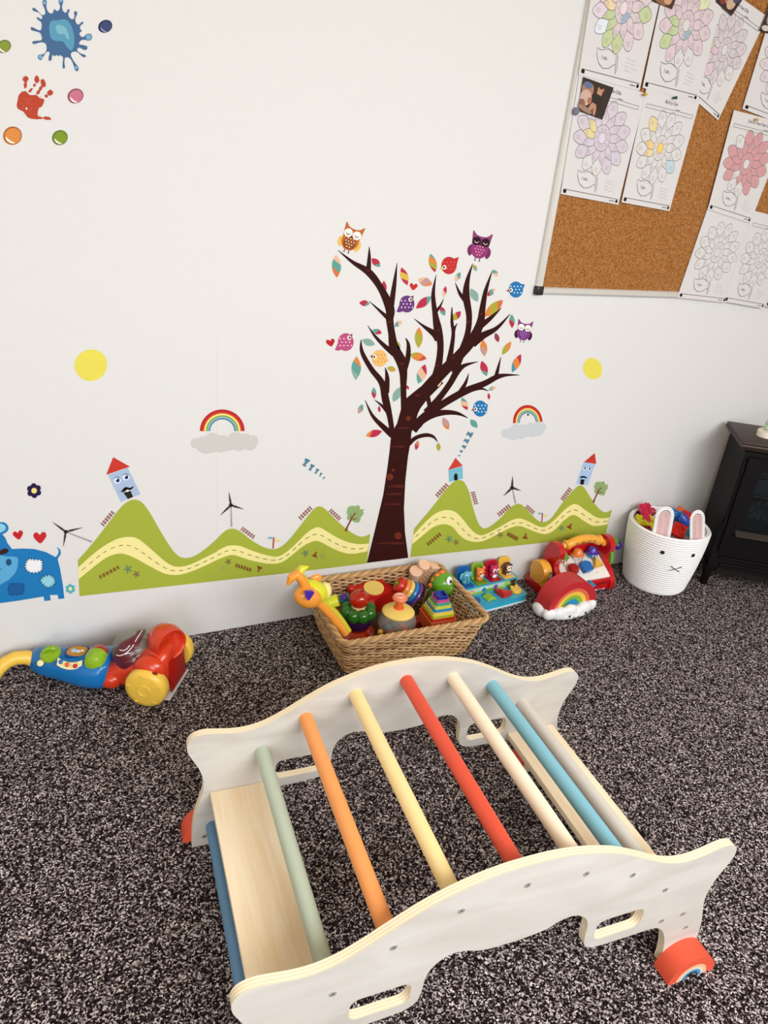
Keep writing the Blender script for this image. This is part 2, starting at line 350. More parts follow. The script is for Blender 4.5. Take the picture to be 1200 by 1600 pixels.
# ---- suns, rainbows and clouds
for cx, cy, rx, ry, lb in ((142, 570.5, 25.5, 24.5, 'yellow sun sticker on the left, above the moustached blue house'), (926, 576, 14.5, 17, 'smaller looking yellow sun sticker right of the tree')):
    Decal().el(cx, cy, rx, ry, 'e5d85a', -20, 40).build('sun_sticker', lb, group='yellow sun stickers')
def rainbow(cx, cy, k, ky, clouds, ccol, lbr, lbc, dot, tilt):
    d = Decal(0, 0, 1); d.loc(cx, cy, tilt)
    R = [(35, 'bc2a2a'), (31, 'c9423a'), (28.8, 'e2803f'), (28.2, 'f6df7e'), (25.6, '83a653'), (23.2, '8fb9c4'), (21.2, '5f80a8')]
    for i, (r, c) in enumerate(R):
        r2 = R[i + 1][0] if i + 1 < len(R) else 18.8
        d.arc(0, 0, r * k, r * ky, r2 * k, r2 * ky, 0, 180, c)
    if dot: d.el(*dot, 1.4, 1.8, '2a2220')
    d.build('rainbow_sticker', lbr, group='rainbow stickers')
    d = Decal(0, 0, 1)
    for i, (x, y, rx, ry) in enumerate(clouds): d.el(x, y, rx, ry, ccol)
    d.build('cloud_sticker', lbc, group='grey cloud stickers')
rainbow(347.2, 673.5, 1, .97, [(306, 692.5, 8, 8), (318, 694, 13, 13), (332, 690, 14, 14), (322, 700, 11, 9), (348, 693, 13, 13), (332, 698, 12, 9), (345, 698, 10, 9), (368, 687, 13, 12), (358, 696, 10, 8), (373, 696, 10, 9), (383, 688, 11, 11), (390, 696, 10, 8), (396, 689, 7.5, 9), (340, 694, 30, 8), (375, 692, 20, 8)], 'cbc9c4',
        'rainbow sticker above the grey cloud left of the tree', 'pale grey cloud sticker under the rainbow left of the tree', None, 0)
rainbow(824.5, 660, .66, .78, [(789, 677, 5.5, 7), (797, 677, 8, 8.5), (806, 671, 9, 9), (803, 681, 8, 7), (817, 673, 10, 10), (814, 680, 8, 6), (829, 669, 9, 9), (832, 676, 8, 7), (841, 667, 8, 8), (848, 667, 5, 7), (842, 674, 7, 7), (820, 675, 22, 7)], 'c9cdd0',
        'rainbow sticker with a black dot inside, right of the tree', 'grey cloud sticker right of the tree, above the small windmill', (1, -12), -3)

# ---- rolling hills with a road
def hills(top, road_u, road_l, corners, splits, extras, lb):
    d = Decal(0, 0, 1)
    t = catmull(top, 4); d.poly(t + corners, 'a5b040')
    w = catmull(road_u, 4); v = catmull(road_l, 4); d.poly(w + v[::-1], 'f2e79c')
    n = len(w); m_ = len(v); mid = [((w[int(i * (n - 1) / 59)][0] + v[int(i * (m_ - 1) / 59)][0]) / 2, (w[int(i * (n - 1) / 59)][1] + v[int(i * (m_ - 1) / 59)][1]) / 2) for i in range(60)]
    mid = catmull(mid, 6)
    acc = 0; on = False; cur = []
    for a, b in zip(mid, mid[1:]):
        acc += math.hypot(b[0] - a[0], b[1] - a[1]); cur.append((*a, .95))
        if acc > (6 if on else 5.5):
            if on and len(cur) > 1: d.stroke(cur + [(*b, .95)], '4c4a3a', 0)
            on = not on; acc = 0; cur = []
    for e in extras:
        if e[0] == 'f': d.fence(*e[1:6], col='7b4a28', n=5, w=2.1)
        if e[0] == 's':
            _, x, y, r, c = e
            for k in range(5): d.stroke([(x, y, r * .55), (x + r * math.cos(1.256 * k + .5), y + r * math.sin(1.256 * k + .5), r * .25)], c, 0)
        if e[0] == 'c':
            _, x, y, a = e; d.loc(x, y, a)
            d.poly([(-4.5, 3), (4.5, 3), (4.5, 1.5), (-4.5, 1.5)], '7a3a26'); d.poly([(-3, 1.5), (3, 1.5), (1.9, -1.5), (-1.9, -1.5)], '8f3f2a'); d.poly([(-1.8, -2.2), (1.8, -2.2), (.8, -5.5), (-.8, -5.5)], '8f3f2a'); d.loc(0, 0, 0)
        if e[0] == 'o': d.arc(e[1], e[2], 4, 4, 3.3, 3.3, 0, 359, '9a9e62', 16); d.el(e[1], e[2], 1.5, 1.5, '9a9e62')
    return d.build('hills_sticker', lb, group='green hill road stickers')
A = lambda L: [(100 + x / 4.615, 680 + y / 4.615) for x, y in L]
B = lambda L: [(340 + x / 4.615, 690 + y / 4.615) for x, y in L]
C8 = lambda L: [(630 + x / 3.5294, 680 + y / 3.5294) for x, y in L]
hills(A([(100, 900), (170, 822), (250, 725), (330, 620), (380, 555), (430, 500), (480, 468), (520, 465), (565, 488), (620, 560), (700, 700), (770, 810), (820, 865), (870, 885), (940, 870), (1030, 810), (1120, 730)]) + B([(0, 692), (60, 640), (110, 627), (160, 645), (230, 700), (320, 755), (400, 775), (460, 755), (520, 700), (600, 600), (680, 500), (730, 466), (780, 490), (850, 560), (930, 630), (1000, 675), (1050, 685), (1100, 665)]),
      A([(101, 955), (200, 865), (300, 790), (400, 742), (480, 733), (540, 750), (620, 815), (700, 885), (760, 930), (820, 948), (900, 935), (1000, 890), (1100, 840)]) + B([(0, 786), (60, 755), (100, 748), (160, 752), (260, 790), (360, 820), (430, 828), (490, 800), (570, 730), (640, 660), (700, 622), (740, 620), (800, 655), (880, 700), (960, 730), (1030, 738), (1091, 735)]),
      A([(105, 1038), (200, 960), (300, 885), (380, 855), (440, 857), (520, 890), (620, 945), (720, 995), (790, 1007), (860, 1000), (960, 965), (1060, 920)]) + B([(0, 850), (80, 820), (130, 820), (220, 850), (330, 875), (410, 880), (470, 865), (540, 815), (620, 750), (690, 718), (740, 722), (820, 765), (900, 798), (980, 808), (1080, 790)]),
      B([(1075, 878), (500, 948)]) + A([(112, 1160)]), None,
      [('f', 158, 904, 186, 889, 6.5), ('s', 200, 889, 7, '6c8a5e'), ('s', 213, 897, 6, '84704a'), ('s', 356.5, 877.5, 5.5, '84704a'), ('o', 348.5, 888), ('f', 368, 886, 390, 893, 6.5), ('c', 405, 888, 200), ('s', 477, 864, 6, '6c8a5e'), ('c', 492, 867, 20), ('o', 503.5, 868)],
      'long green hills sticker with a yellow road, left of the tree trunk')
hills(C8([(60, 515), (100, 468), (140, 420), (180, 370), (220, 318), (260, 272), (285, 252), (310, 247), (335, 258), (362, 310), (385, 400), (410, 475), (435, 510), (470, 507), (530, 462), (590, 400), (630, 378), (660, 388), (700, 430), (740, 468), (780, 478), (820, 452), (880, 370), (940, 300), (975, 276), (1000, 292), (1040, 355), (1080, 405), (1115, 425), (1151, 410)]),
      C8([(56, 550), (120, 480), (180, 430), (240, 412), (290, 425), (330, 465), (370, 515), (410, 547), (450, 547), (520, 512), (590, 472), (640, 458), (690, 475), (740, 500), (780, 505), (830, 470), (880, 420), (920, 388), (955, 380), (1000, 410), (1060, 450), (1100, 458), (1137, 452)]),
      C8([(48, 602), (110, 550), (160, 510), (220, 490), (270, 505), (310, 550), (350, 578), (400, 588), (450, 580), (530, 540), (600, 507), (650, 502), (720, 530), (780, 545), (830, 525), (880, 475), (920, 445), (950, 442), (1000, 475), (1050, 500), (1126, 492)]),
      C8([(1112, 553), (780, 592), (38, 672)]), None,
      [('f', 670.5, 852.5, 689, 837, 6.5), ('s', 701.5, 842, 6, '6c8a5e'), ('s', 712.5, 847, 5, '84704a'), ('s', 781.5, 835.5, 5, '84704a'), ('f', 792, 837, 806, 844.5, 7), ('c', 820.5, 838.5, 10), ('s', 877, 825, 5, '6c8a5e'), ('c', 890, 822.5, 30)],
      'green hills sticker with a yellow road, right of the tree trunk behind the toys')

# ---- fences along the hill tops
for x0, y0, x1, y1, h, lb in ((163, 822, 179, 803, -8, 'red-brown picket fence sticker on the tall left hill'), (376, 829, 394, 842, 8, 'small picket fence sticker right of the large windmill'), (471.5, 812.5, 488, 796, 8, 'picket fence sticker left of the low peak nearest the trunk'), (513.5, 800, 528, 813.5, 8, 'picket fence sticker between the low peak and the round tree'),
        (685.5, 777, 701, 760, 8, 'picket fence sticker left of the small turquoise house'), (735, 770, 740, 788, 8, 'steep picket fence sticker right of the turquoise house hill'), (781.5, 807, 798, 793.5, 8, 'picket fence sticker left of the small windmill hill'), (820, 794, 831, 804, 8, 'picket fence sticker right of the small windmill hill'), (881.5, 782.5, 894, 766, 8, 'picket fence sticker left of the small moustached house')):
    d = Decal(); d.fence(x0, y0, x1, y1, abs(h), n=5); d.build('picket_fence_sticker', lb, group='picket fence stickers on the hills')

# ---- windmills
for hub, blades, base, lb in (((102.7, 830.8), ((82, 815.5), (129.5, 824), (99, 853.5)), (143.5, 846.5), 'windmill sticker tilted sideways beside the blue animal'), ((360.7, 789.2), ((357.5, 768.5), (381, 795.5), (344, 805)), (361.7, 823), 'upright windmill sticker on the middle of the left hills'), ((800, 762), ((800.8, 744), (814, 766.5), (786.5, 775)), (805.5, 786.5), 'windmill sticker on the right hills')):
    d = Decal(); d.stroke([(*hub, 1.8), (*base, 3)], 'a5a3a0', 0)
    for b in blades:
        mx, my = hub[0] + (b[0] - hub[0]) * .3, hub[1] + (b[1] - hub[1]) * .3
        d.stroke([(*hub, 2.0), (mx, my, 3.6), (*b, .5)], '463d3c', 0)
    d.el(*hub, 3.2, 3.2, '2e2626'); d.build('windmill_sticker', lb, group='windmill stickers')

# ---- signposts, round trees
for x, y, k, lb in ((400, 873 - 16, 1, 'little signpost sticker in the dip of the left hills'), (846.5, 815.5, .8, 'little signpost sticker in the dip of the right hills')):
    d = Decal(); d.loc(x, y, 4, k); 
    if k == 1: d.loc(426.5, 857, 4, 1)
    d.poly([(-1.1, 0), (1.1, 0), (1.1, -18), (-1.1, -18)], 'a93f3c'); d.poly([(-2, -18), (-8, -18), (-10, -16), (-8, -14.5), (-2, -14.5)], '7fb5c9'); d.poly([(2, -14), (8, -15), (10, -12.5), (8, -11), (2, -11)], 'e2d36a')
    d.build('signpost_sticker', lb, group='signpost stickers')
for Z_, sc_, cx, cy, k, kx, lb in (((340, 690), 4.615, 0, 0, 1, 1, 'round green tree sticker leaning right, left of the big trunk'), ((0, 0), 1, 0, 0, 1, 1, 'round green tree sticker leaning at the far right end of the hills')):
    d = Decal(340, 690, 4.615)
    if sc_ == 1: d.loc(1951, -91, 0, .82)
    d.poly([(935, 490), (945, 470), (970, 462), (990, 465), (1012, 458), (1025, 470), (1028, 488), (1056, 486), (1048, 500), (1053, 520), (1035, 540), (1028, 565), (1015, 583), (985, 580), (960, 565), (940, 568), (932, 545), (938, 530), (930, 512)], '8faa72', 3)
    d.stroke([(925, 645, 22), (935, 615, 12), (958, 570, 12), (980, 530, 8), (988, 503, 3)], '80432f'); d.stroke([(962, 565, 8), (962, 545, 6), (957, 518, 3)], '80432f'); d.stroke([(975, 562, 8), (995, 556, 6), (1012, 556, 2)], '80432f'); d.stroke([(982, 528, 6), (998, 520, 4), (1008, 512, 2)], '80432f')
    d.build('round_tree_sticker', lb, group='round tree stickers on the hills')

# ---- houses
d = Decal(100, 680, 4.615)
d.poly([(318, 285), (460, 235), (551, 425), (410, 480)], 'a9bdd9'); d.poly([(354, 158), (476, 226), (304, 285)], 'c93a30')
for x, y in ((385, 325), (448, 302)): d.el(x, y, 27, 23, 'dfe6f2', -15); d.el(x + 2, y, 14, 15, '2b3f80'); d.el(x, y, 7, 7, '14142c'); d.el(x - 6, y - 6, 4, 4, 'ffffff'); d.stroke([(x - 26, y - 12, 3), (x - 2, y - 25, 6), (x + 24, y - 12, 3)], '31467c')
d.poly([(393, 398), (400, 404), (416, 400), (425, 385), (445, 372), (462, 376), (478, 378), (490, 372), (500, 366), (498, 380), (480, 392), (462, 398), (450, 396), (432, 408), (412, 408)], '17120f', 2)
d.poly([(427, 415), (462, 402), (481, 402), (498, 445), (460, 460), (447, 440)], '2c2422'); d.poly([(440, 404), (460, 390), (474, 402), (452, 408)], 'f0eee9')
d.build('house_sticker', 'tilted pale blue house sticker with a moustache and red roof on the tall left hill', group='house stickers')
d = Decal(630, 680, 3.5294)
d.poly([(250, 192), (326, 172), (329, 238), (253, 258)], '76b8cc'); d.poly([(288, 124), (328, 168), (247, 192)], 'cc4238'); d.poly([(281, 250), (279, 222), (285, 212), (293, 210), (299, 218), (300, 247)], '1b1714')
for x, y in ((270, 212), (310, 204)): d.stroke([(x - 9, y - 2, 1), (x, y + 4, 2), (x + 9, y - 3, 1)], 'a8cfdc')
d.build('house_sticker', 'small turquoise house sticker with a black door, right of the trunk', group='house stickers')
d = Decal(630, 680, 3.5294)
d.poly([(996, 148), (1058, 158), (1016, 276), (953, 268)], 'a9c3e6'); d.poly([(1056, 98), (1064, 158), (996, 148)], 'c6392f')
for x, y in ((1002, 183), (1028, 186)): d.el(x, y, 10, 10, 'e6eefa'); d.el(x, y, 5, 6, '24356c'); d.stroke([(x - 10, y - 5, 1), (x, y - 11, 3), (x + 9, y - 4, 1)], '223260')
d.poly([(973, 232), (985, 225), (995, 224), (1005, 228), (1015, 236), (1003, 237), (993, 234), (982, 237)], '17120f', 2); d.poly([(978, 242), (1000, 244), (994, 273), (974, 270)], '1d1817')
d.build('house_sticker', 'narrow pale blue house sticker with a moustache at the right end of the hills', group='house stickers')

# ---- rows of sleeping Zs
Za = [(x / 15, y / 15) for x, y in ((-10, -100), (-45, -45), (-15, -20), (-95, 65), (-15, 105), (15, 70), (-25, 60), (105, -45))]
Zb = [(x / 20, y / 20) for x, y in ((-60, -110), (-120, 15), (-90, 30), (-65, -15), (25, 110), (115, -55), (55, -85), (35, -40))]
for rows, rot, lb in ((((478.3, 722.3, 1), (486.7, 730, .82), (495, 736, .67), (501, 741.3, .48), (506, 746.7, .34)), Za, 'row of shrinking blue Z letters left of the trunk'), (((734, 679.3, 1), (729, 689.3, .85), (725, 698.3, .68), (720.6, 705.5, .5), (717.4, 712, .34)), Zb, 'row of shrinking blue Z letters rising from the turquoise house')):
    t = thing('sleeping_letters_sticker', lb, 'wall sticker', WP(rows[0][0], rows[0][1]), group='rows of Z stickers')
    for x, y, k in rows:
        d = Decal().loc(x, y, 0, k).poly(rot, '4d7f93'); o = d.build('letter'); o.parent = t; o.location = -Vector(t.location)

# ---- flowers, hearts
for x, y, r, c, c2, lb in ((53.3, 766.5, 11.5, '2a1d45', 'f0dc86', 'dark purple flower sticker with a yellow centre above the hearts'), (109.8, 919.8, 7.6, '58b2bd', 'e9e29c', 'small turquoise flower sticker between the blue animal and the hills')):
    d = Decal()
    for k in range(6): a = PI / 3 * k + .45; d.el(x + math.cos(a) * r * .62, y + math.sin(a) * r * .62, r * .4, r * .4, c)
    d.el(x, y, r * .6, r * .6, c); d.el(x, y, r * .38, r * .38, c2); d.build('flower_sticker', lb, group='flower stickers')
heart = [(0, 7), (-6, 1.5), (-8, -2.5), (-6.5, -6), (-3, -6.5), (0, -3.5), (3, -6.5), (6.5, -6), (8, -2.5), (6, 1.5)]
for x, y, k, rot, c, lb in ((28.5, 836, 1.0, -12, 'c4262e', 'red heart sticker above the head of the blue animal'), (62.5, 840, 1.28, -4, 'c62a30', 'larger red heart sticker over the back of the blue animal'), (645.9, 448, .78, 8, 'c2322c', 'red heart sticker among the upper tree leaves'), (516.5, 535.5, .86, -12, 'b8262c', 'red heart sticker left of the pink bird')):
    Decal().loc(x, y, rot, k).poly(heart, c, 4).build('heart_sticker', lb, group='heart stickers')

# ---- blue patched animal, lower left
d = Decal(0, 720, 6.667)
d.poly([(-60, 790), (0, 768), (25, 765), (55, 800), (80, 860), (125, 918), (240, 912), (360, 918), (480, 950), (580, 1003), (600, 1020), (625, 1120), (655, 1290), (670, 1432), (610, 1440), (600, 1395), (520, 1398), (528, 1452), (465, 1460), (452, 1412), (200, 1455), (0, 1482), (-60, 1490)], '2279b8')
d.poly([(-60, 660), (0, 638), (55, 645), (88, 690), (75, 735), (25, 765), (-60, 790)], '2279b8', 4); d.poly([(-60, 680), (0, 652), (45, 668), (60, 690), (50, 722), (0, 748), (-60, 760)], '8ccbe4', 4)
d.poly([(580, 1003), (608, 965), (610, 930), (590, 898), (600, 900), (628, 925), (635, 965), (600, 1022)], '2279b8')
d.poly([(-60, 1000), (60, 995), (175, 1003), (187, 1060), (172, 1140), (130, 1200), (60, 1255), (-60, 1290)], '5ea9d6', 3)
d.el(91, 1055, 30, 36, '234f78'); d.poly([(-10, 960), (0, 935), (60, 908), (92, 940), (60, 965), (0, 978)], '3a2524', 3); d.stroke([(-20, 1122, 6), (0, 1130, 7), (20, 1126, 5)], '1d2c40')
def patch(pts, c, st, cs):
    d.poly(pts, c, 4); Q = catmull(pts, 6, True); cx = sum(p[0] for p in pts) / len(pts); cy = sum(p[1] for p in pts) / len(pts)
    for q in Q[::st]:
        vx, vy = q[0] - cx, q[1] - cy; n = math.hypot(vx, vy); vx, vy = vx / n, vy / n
        d.stroke([(q[0] - vx * 15, q[1] - vy * 15, 8), (q[0] + vx * 11, q[1] + vy * 11, 8)], cs, 0)
patch([(270, 1060), (300, 1022), (360, 1028), (430, 1035), (440, 1090), (432, 1140), (370, 1165), (300, 1155), (265, 1115)], 'eef0f2', 3, '15233a')
patch([(420, 1240), (460, 1202), (520, 1188), (560, 1215), (575, 1260), (540, 1305), (490, 1318), (450, 1290)], '93d0e2', 3, '15233a')
patch([(85, 1330), (105, 1280), (170, 1275), (240, 1280), (250, 1330), (235, 1385), (170, 1395), (100, 1392)], '1f5c9c', 3, '1b3f6c')
d.build('patched_animal_sticker', 'big blue animal sticker with sewn patches at the lower left', cat='wall sticker')

# ---- the big tree
d = Decal(480, 330, 3.2432)
TR = '34120f'
d.poly([(302, 1782), (345, 1606), (385, 1436), (405, 1306), (418, 1206), (425, 1130), (455, 1075), (480, 985), (505, 945), (560, 900), (600, 870), (650, 840), (690, 870), (655, 905), (610, 950), (565, 1010), (548, 1070), (528, 1120), (525, 1160), (510, 1246), (497, 1366), (490, 1506), (495, 1626), (512, 1756)], TR)
BR = [
 [(490, 1010, 30), (487, 900, 30), (487, 820, 40), (475, 760, 52), (440, 690, 48), (428, 620, 36), (418, 550, 38), (418, 490, 46), (372, 390, 34), (312, 310, 36), (230, 258, 18), (155, 197, 2)],
 [(308, 318, 28), (314, 240, 18), (314, 178, 2)], [(422, 500, 30), (440, 380, 22), (455, 262, 2)], [(412, 545, 22), (365, 502, 13), (313, 455, 2)], [(462, 735, 40), (400, 690, 24), (345, 635, 14), (306, 578, 2)],
 [(488, 820, 26), (510, 740, 26), (512, 675, 17), (498, 642, 3)], [(292, 955, 2), (330, 1035, 16), (380, 1088, 26), (432, 1135, 34)],
 [(272, 650, 3), (278, 715, 20), (325, 800, 26), (378, 870, 32), (398, 960, 38), (418, 1040, 28), (432, 1130, 26)], [(395, 792, 3), (405, 845, 22), (400, 920, 30)], [(340, 955, 2), (378, 985, 13), (412, 1025, 18)],
 [(653, 322, 2), (638, 420, 19), (648, 520, 28), (662, 600, 42), (675, 680, 32), (665, 780, 36), (640, 860, 42), (590, 920, 44)], [(648, 515, 18), (675, 478, 10), (691, 443, 2)], [(540, 543, 2), (590, 583, 14), (645, 622, 34), (665, 650, 40)],
 [(733, 487, 5), (733, 560, 15), (740, 620, 18), (730, 700, 24), (715, 780, 34)], [(761, 568, 2), (748, 590, 10), (738, 640, 14)],
 [(838, 265, 2), (812, 350, 22), (805, 430, 36), (820, 530, 30), (812, 620, 28), (780, 710, 30)], [(750, 362, 2), (772, 415, 16), (800, 450, 26)],
 [(938, 300, 2), (905, 400, 20), (888, 490, 30), (875, 570, 40), (830, 660, 50), (750, 750, 50), (670, 830, 58), (605, 900, 58), (560, 960, 60), (525, 1030, 60)],
 [(984, 490, 2), (930, 540, 20), (880, 580, 30)], [(1027, 522, 3), (960, 592, 20), (890, 630, 36), (835, 670, 46)],
 [(866, 762, 2), (800, 780, 18), (760, 810, 32), (725, 870, 30), (682, 930, 30), (636, 985, 34), (600, 1020, 34)], [(800, 700, 20), (770, 760, 28), (745, 820, 34)],
 [(600, 880, 20), (606, 925, 26), (618, 975, 22), (622, 1005, 28)],
 [(1075, 830, 3), (1010, 830, 14), (960, 840, 26), (900, 872, 30), (800, 912, 36), (700, 968, 36), (640, 1008, 40), (580, 1055, 44), (535, 1110, 42)],
 [(981, 738, 2), (968, 790, 13), (955, 845, 22)], [(818, 822, 2), (802, 870, 16), (770, 925, 26)], [(918, 911, 2), (880, 898, 13), (830, 905, 22)],
 [(815, 1048, 2), (760, 1024, 18), (690, 1020, 28), (620, 1038, 34), (550, 1080, 40)], [(660, 1168, 3), (638, 1142, 14), (600, 1134, 20), (550, 1148, 20), (512, 1180, 24)]]
for b in BR: d.stroke(b, TR)
for x, y, w, h_ in ((480, 1098, 60, 9), (450, 1192, 70, 10), (440, 1240, 16, 6), (445, 1393, 80, 16), (430, 1432, 84, 12), (425, 1484, 88, 10), (410, 1682, 140, 12)):
    d.poly([(x - w / 2, y + 2), (x, y - h_ * .4), (x + w / 2, y - h_ / 2), (x + w / 2 + 3, y + h_ / 2), (x, y + h_ * .4)], '54201a', 2)
for x, y, r in ((418, 1346, 17), (460, 1644, 18), (436, 1312, 7), (512, 1050, 12)): d.el(x, y, r, r, '6b2d1c')
for x, y, r in ((560, 930, 26), (660, 780, 18), (740, 740, 14), (664, 600, 18), (815, 560, 14), (480, 770, 20), (418, 560, 16), (310, 300, 12), (880, 520, 14)):
    d.stroke([(x - r * .6, y, 5), (x, y + r * .2, 8), (x + r * .5, y - r * .3, 2)], '5c241c', 3)
d.build('tree_sticker', 'tall dark brown tree sticker with bare curling branches in the middle of the wall')

def leaf(cx, cy, L, Wd, ang, cols, lb):
    d = Decal(480, 330, 3.2432); d.loc(cx, cy, ang); n = 12; h = L / 2; w = Wd / 2
    up = lambda t: (t * h, -w * (1 - t * t)); dn = lambda t: (t * h, w * (1 - t * t)); k = len(cols)
    def bt(i, s_): return -1 if i == 0 else 1 if i == k else max(-.9, min(.9, -1 + 2 * i / k + s_ * .28))
    for i, c in enumerate(cols):
        a0, a1 = bt(i, 1), bt(i + 1, 1); b0, b1 = bt(i, -1), bt(i + 1, -1)
        d.poly([up(a0 + (a1 - a0) * j / n) for j in range(n + 1)] + [dn(b1 + (b0 - b1) * j / n) for j in range(n + 1)][(1 if i == k - 1 else 0):(-1 if i == 0 else None)], c)
    return d.build('leaf_sticker', lb, group='leaf stickers on the big tree')
CR, TE, PE, OR, OL, MA, TG = 'b8324a', '5f9d93', 'e2b596', 'dc8440', 'aaa33c', 'c0938c', '86a89c'
LV = [(148, 278, 117, 46, 88, (PE, TE, 'd8703c'), 'teal and orange leaf under the orange owl'), (348, 260, 60, 34, 45, (CR, CR, TE), 'crimson leaf right of the orange owl branch'), (389, 385, 66, 26, 88, (CR,), 'plain crimson upright leaf left of the tall upper left twig'),
 (492, 330, 96, 38, 72, (CR, 'd8b24a', CR), 'crimson and yellow leaf right of the tall left twig'), (597, 358, 78, 44, 20, (PE, MA, 'd98a5c'), 'peach leaf just above the red heart in the tree'), (590, 462, 100, 40, -38, (CR, CR, TE), 'crimson leaf with teal tip right of the purple bird'),
 (696, 408, 60, 20, -78, (PE, CR), 'thin crimson leaf above the middle branch fork'), (636, 262, 98, 38, 76, (TE, OR, OL, CR), 'multicoloured leaf left of the red bird'), (763, 333, 55, 25, -62, (PE, TE), 'teal and peach leaf under the tail of the red bird'),
 (850, 287, 38, 20, 60, (OL, TG), 'small olive leaf under the magenta owl'), (953, 314, 42, 24, 55, (TE, PE), 'teal leaf at the tip of the upper right twig'), (846, 425, 76, 38, 62, (TG,), 'plain grey green leaf between the two upper right branches'),
 (932, 411, 55, 27, -45, (CR, TE, PE), 'small crimson and peach leaf left of the upper blue bird'), (945, 492, 126, 48, -42, (OR, OL, 'd0703c'), 'large olive and orange leaf below the upper blue bird'), (290, 466, 54, 30, 4, (CR, CR, TE), 'crimson and teal leaf at the left twig tip'),
 (686, 506, 52, 26, 66, (CR, TE), 'small teal and crimson leaf in the crown centre'), (757, 530, 62, 32, -48, (OL, CR), 'crimson and olive leaf right of the short central twig'), (461, 570, 48, 24, -40, (TE, PE), 'small teal leaf below the purple bird'),
 (354, 610, 50, 28, 20, (TE, CR), 'teal and crimson leaf beside the left lower twig'), (310, 664, 70, 36, 20, (TG,), 'plain grey green leaf above the peach bird'), (463, 682, 45, 18, 80, (OL, TE), 'tiny olive leaf right of the peach bird branch'),
 (565, 640, 106, 40, 92, (OR, OL, OL), 'orange and olive upright leaf in the crown centre'), (562, 737, 88, 42, 14, (OL, OR, 'c4543c'), 'olive and orange flat leaf below the upright orange leaf'), (248, 795, 120, 48, 92, (OR, TE, TG), 'large orange and teal leaf left of the peach bird'),
 (427, 799, 48, 27, 16, (OL, 'c89a3c'), 'small olive leaf right of the peach bird'), (580, 825, 104, 46, -70, (TE, PE, CR), 'teal and crimson leaf left of the main fork'), (1037, 557, 70, 28, 88, (TE, CR), 'teal and crimson leaf left of the small purple owl'),
 (961, 640, 50, 24, 72, ('8c3f4c',), 'small maroon leaf lower left of the small purple owl'), (894, 693, 86, 36, 84, (OR, MA), 'orange and mauve leaf on the right of the crown'), (1010, 694, 82, 30, -56, (OL, OR), 'orange and olive leaf below the small purple owl'),
 (896, 797, 82, 36, 72, (CR, CR, TE), 'crimson leaf with teal tip above the long right branch'), (1060, 770, 102, 38, -64, ('4b92a8', OR, CR), 'blue and orange leaf at the right end of the crown'),
 (338, 921, 58, 24, 88, (TE, CR), 'teal and crimson leaf left of the lower left branch'), (455, 928, 86, 38, -62, (TG,), 'plain grey green leaf left of the trunk top'), (507, 892, 28, 15, 52, (CR,), 'tiny crimson leaf left of the trunk fork'),
 (660, 876, 52, 27, -35, (TE, PE), 'teal leaf inside the right fork'), (574, 969, 30, 14, 76, (CR,), 'tiny crimson leaf on the trunk top'), (270, 1002, 52, 26, -66, (MA, TE), 'teal and mauve leaf at the far lower left'),
 (365, 1003, 34, 14, 86, (CR,), 'tiny crimson leaf beside the lower left branch'), (338, 1126, 86, 36, -16, (OR, CR, CR), 'large crimson leaf left of the trunk'), (573, 1081, 46, 24, -66, (TG, TE), 'small teal leaf below the lowest right branch'),
 (702, 1076, 68, 34, 66, (MA, MA, OR), 'mauve and orange leaf hanging on the lower right'), (797, 976, 70, 32, 66, (TE, PE, CR), 'teal and crimson leaf left of the lower blue bird'), (844, 1076, 54, 30, 50, (TE,), 'plain teal leaf below the lower blue bird'),
 (938, 898, 42, 20, -22, (TG, PE), 'small green leaf above the lower blue bird'), (920, 938, 34, 14, 84, (CR,), 'tiny crimson leaf right of the lower blue bird'), (556, 1186, 50, 21, -76, (CR, 'd07a5c'), 'small crimson leaf under the curled lowest branch'), (665, 1194, 44, 21, 86, (OL,), 'olive leaf hanging from the tip of the curled lowest branch')]
for l in LV: leaf(*l)

def bird(cx, cy, r, c, dc, face, beak, tail, lb):
    """face: +1 looks right; tail (x,y)"""
    d = Decal(480, 330, 3.2432); d.poly([tail, (cx - face * r * .55, cy + r * .75 if tail[1] > cy else cy - r * .8), (cx - face * r * .2, cy), (cx - face * r * .95, cy + (r * .1 if tail[1] > cy else -r * .1))], c)
    d.stroke([(*tail, 1), (tail[0] * .6 + cx * .4 - face * r * .12, tail[1] * .7 + cy * .3 + (r * .25 if tail[1] > cy else -r * .05), r * .3), (cx - face * r * .4, cy + (r * .35 if tail[1] > cy else -r * .35), r)], c)
    d.el(cx, cy, r * .95, r * 1.08, c, 0, 28); bx, by = beak; vx, vy = cx - bx, cy - by; n = math.hypot(vx, vy); vx, vy = vx / n, vy / n
    d.poly([beak, (bx + vx * r * .4 - vy * r * .22, by + vy * r * .4 + vx * r * .22), (bx + vx * r * .4 + vy * r * .22, by + vy * r * .4 - vx * r * .22)], '8a4a5c' if c != 'bf3234' else 'c9b34a')
    ex, ey = cx + (bx - cx) * .5, cy + (by - cy) * .5 - r * .02
    for k in range(-2, 3):
        for j in range(-2, 3):
            x, y = cx + (k + (j % 2) * .5) * r * .45, cy + j * r * .42
            if math.hypot(x - cx, y - cy) < r * .82 and math.hypot(x - ex, y - ey) > r * .36: d.el(x, y, r * .085, r * .095, dc, 0, 10)
    d.el(ex, ey, r * .24, r * .27, 'f6efe2'); d.el(ex + face * 2, ey, r * .12, r * .14, '2a1c1c'); d.build('bird_sticker', lb, group='spotted bird stickers in the big tree')
bird(718, 275, 41, 'bf3234', 'e0604a', -1, (672, 294), (768, 232), 'red spotted bird sticker high in the tree')
bird(1057, 397, 38, '2a76b0', 'e6eef2', -1, (1008, 404), (1103, 372), 'blue spotted bird sticker at the upper right of the tree')
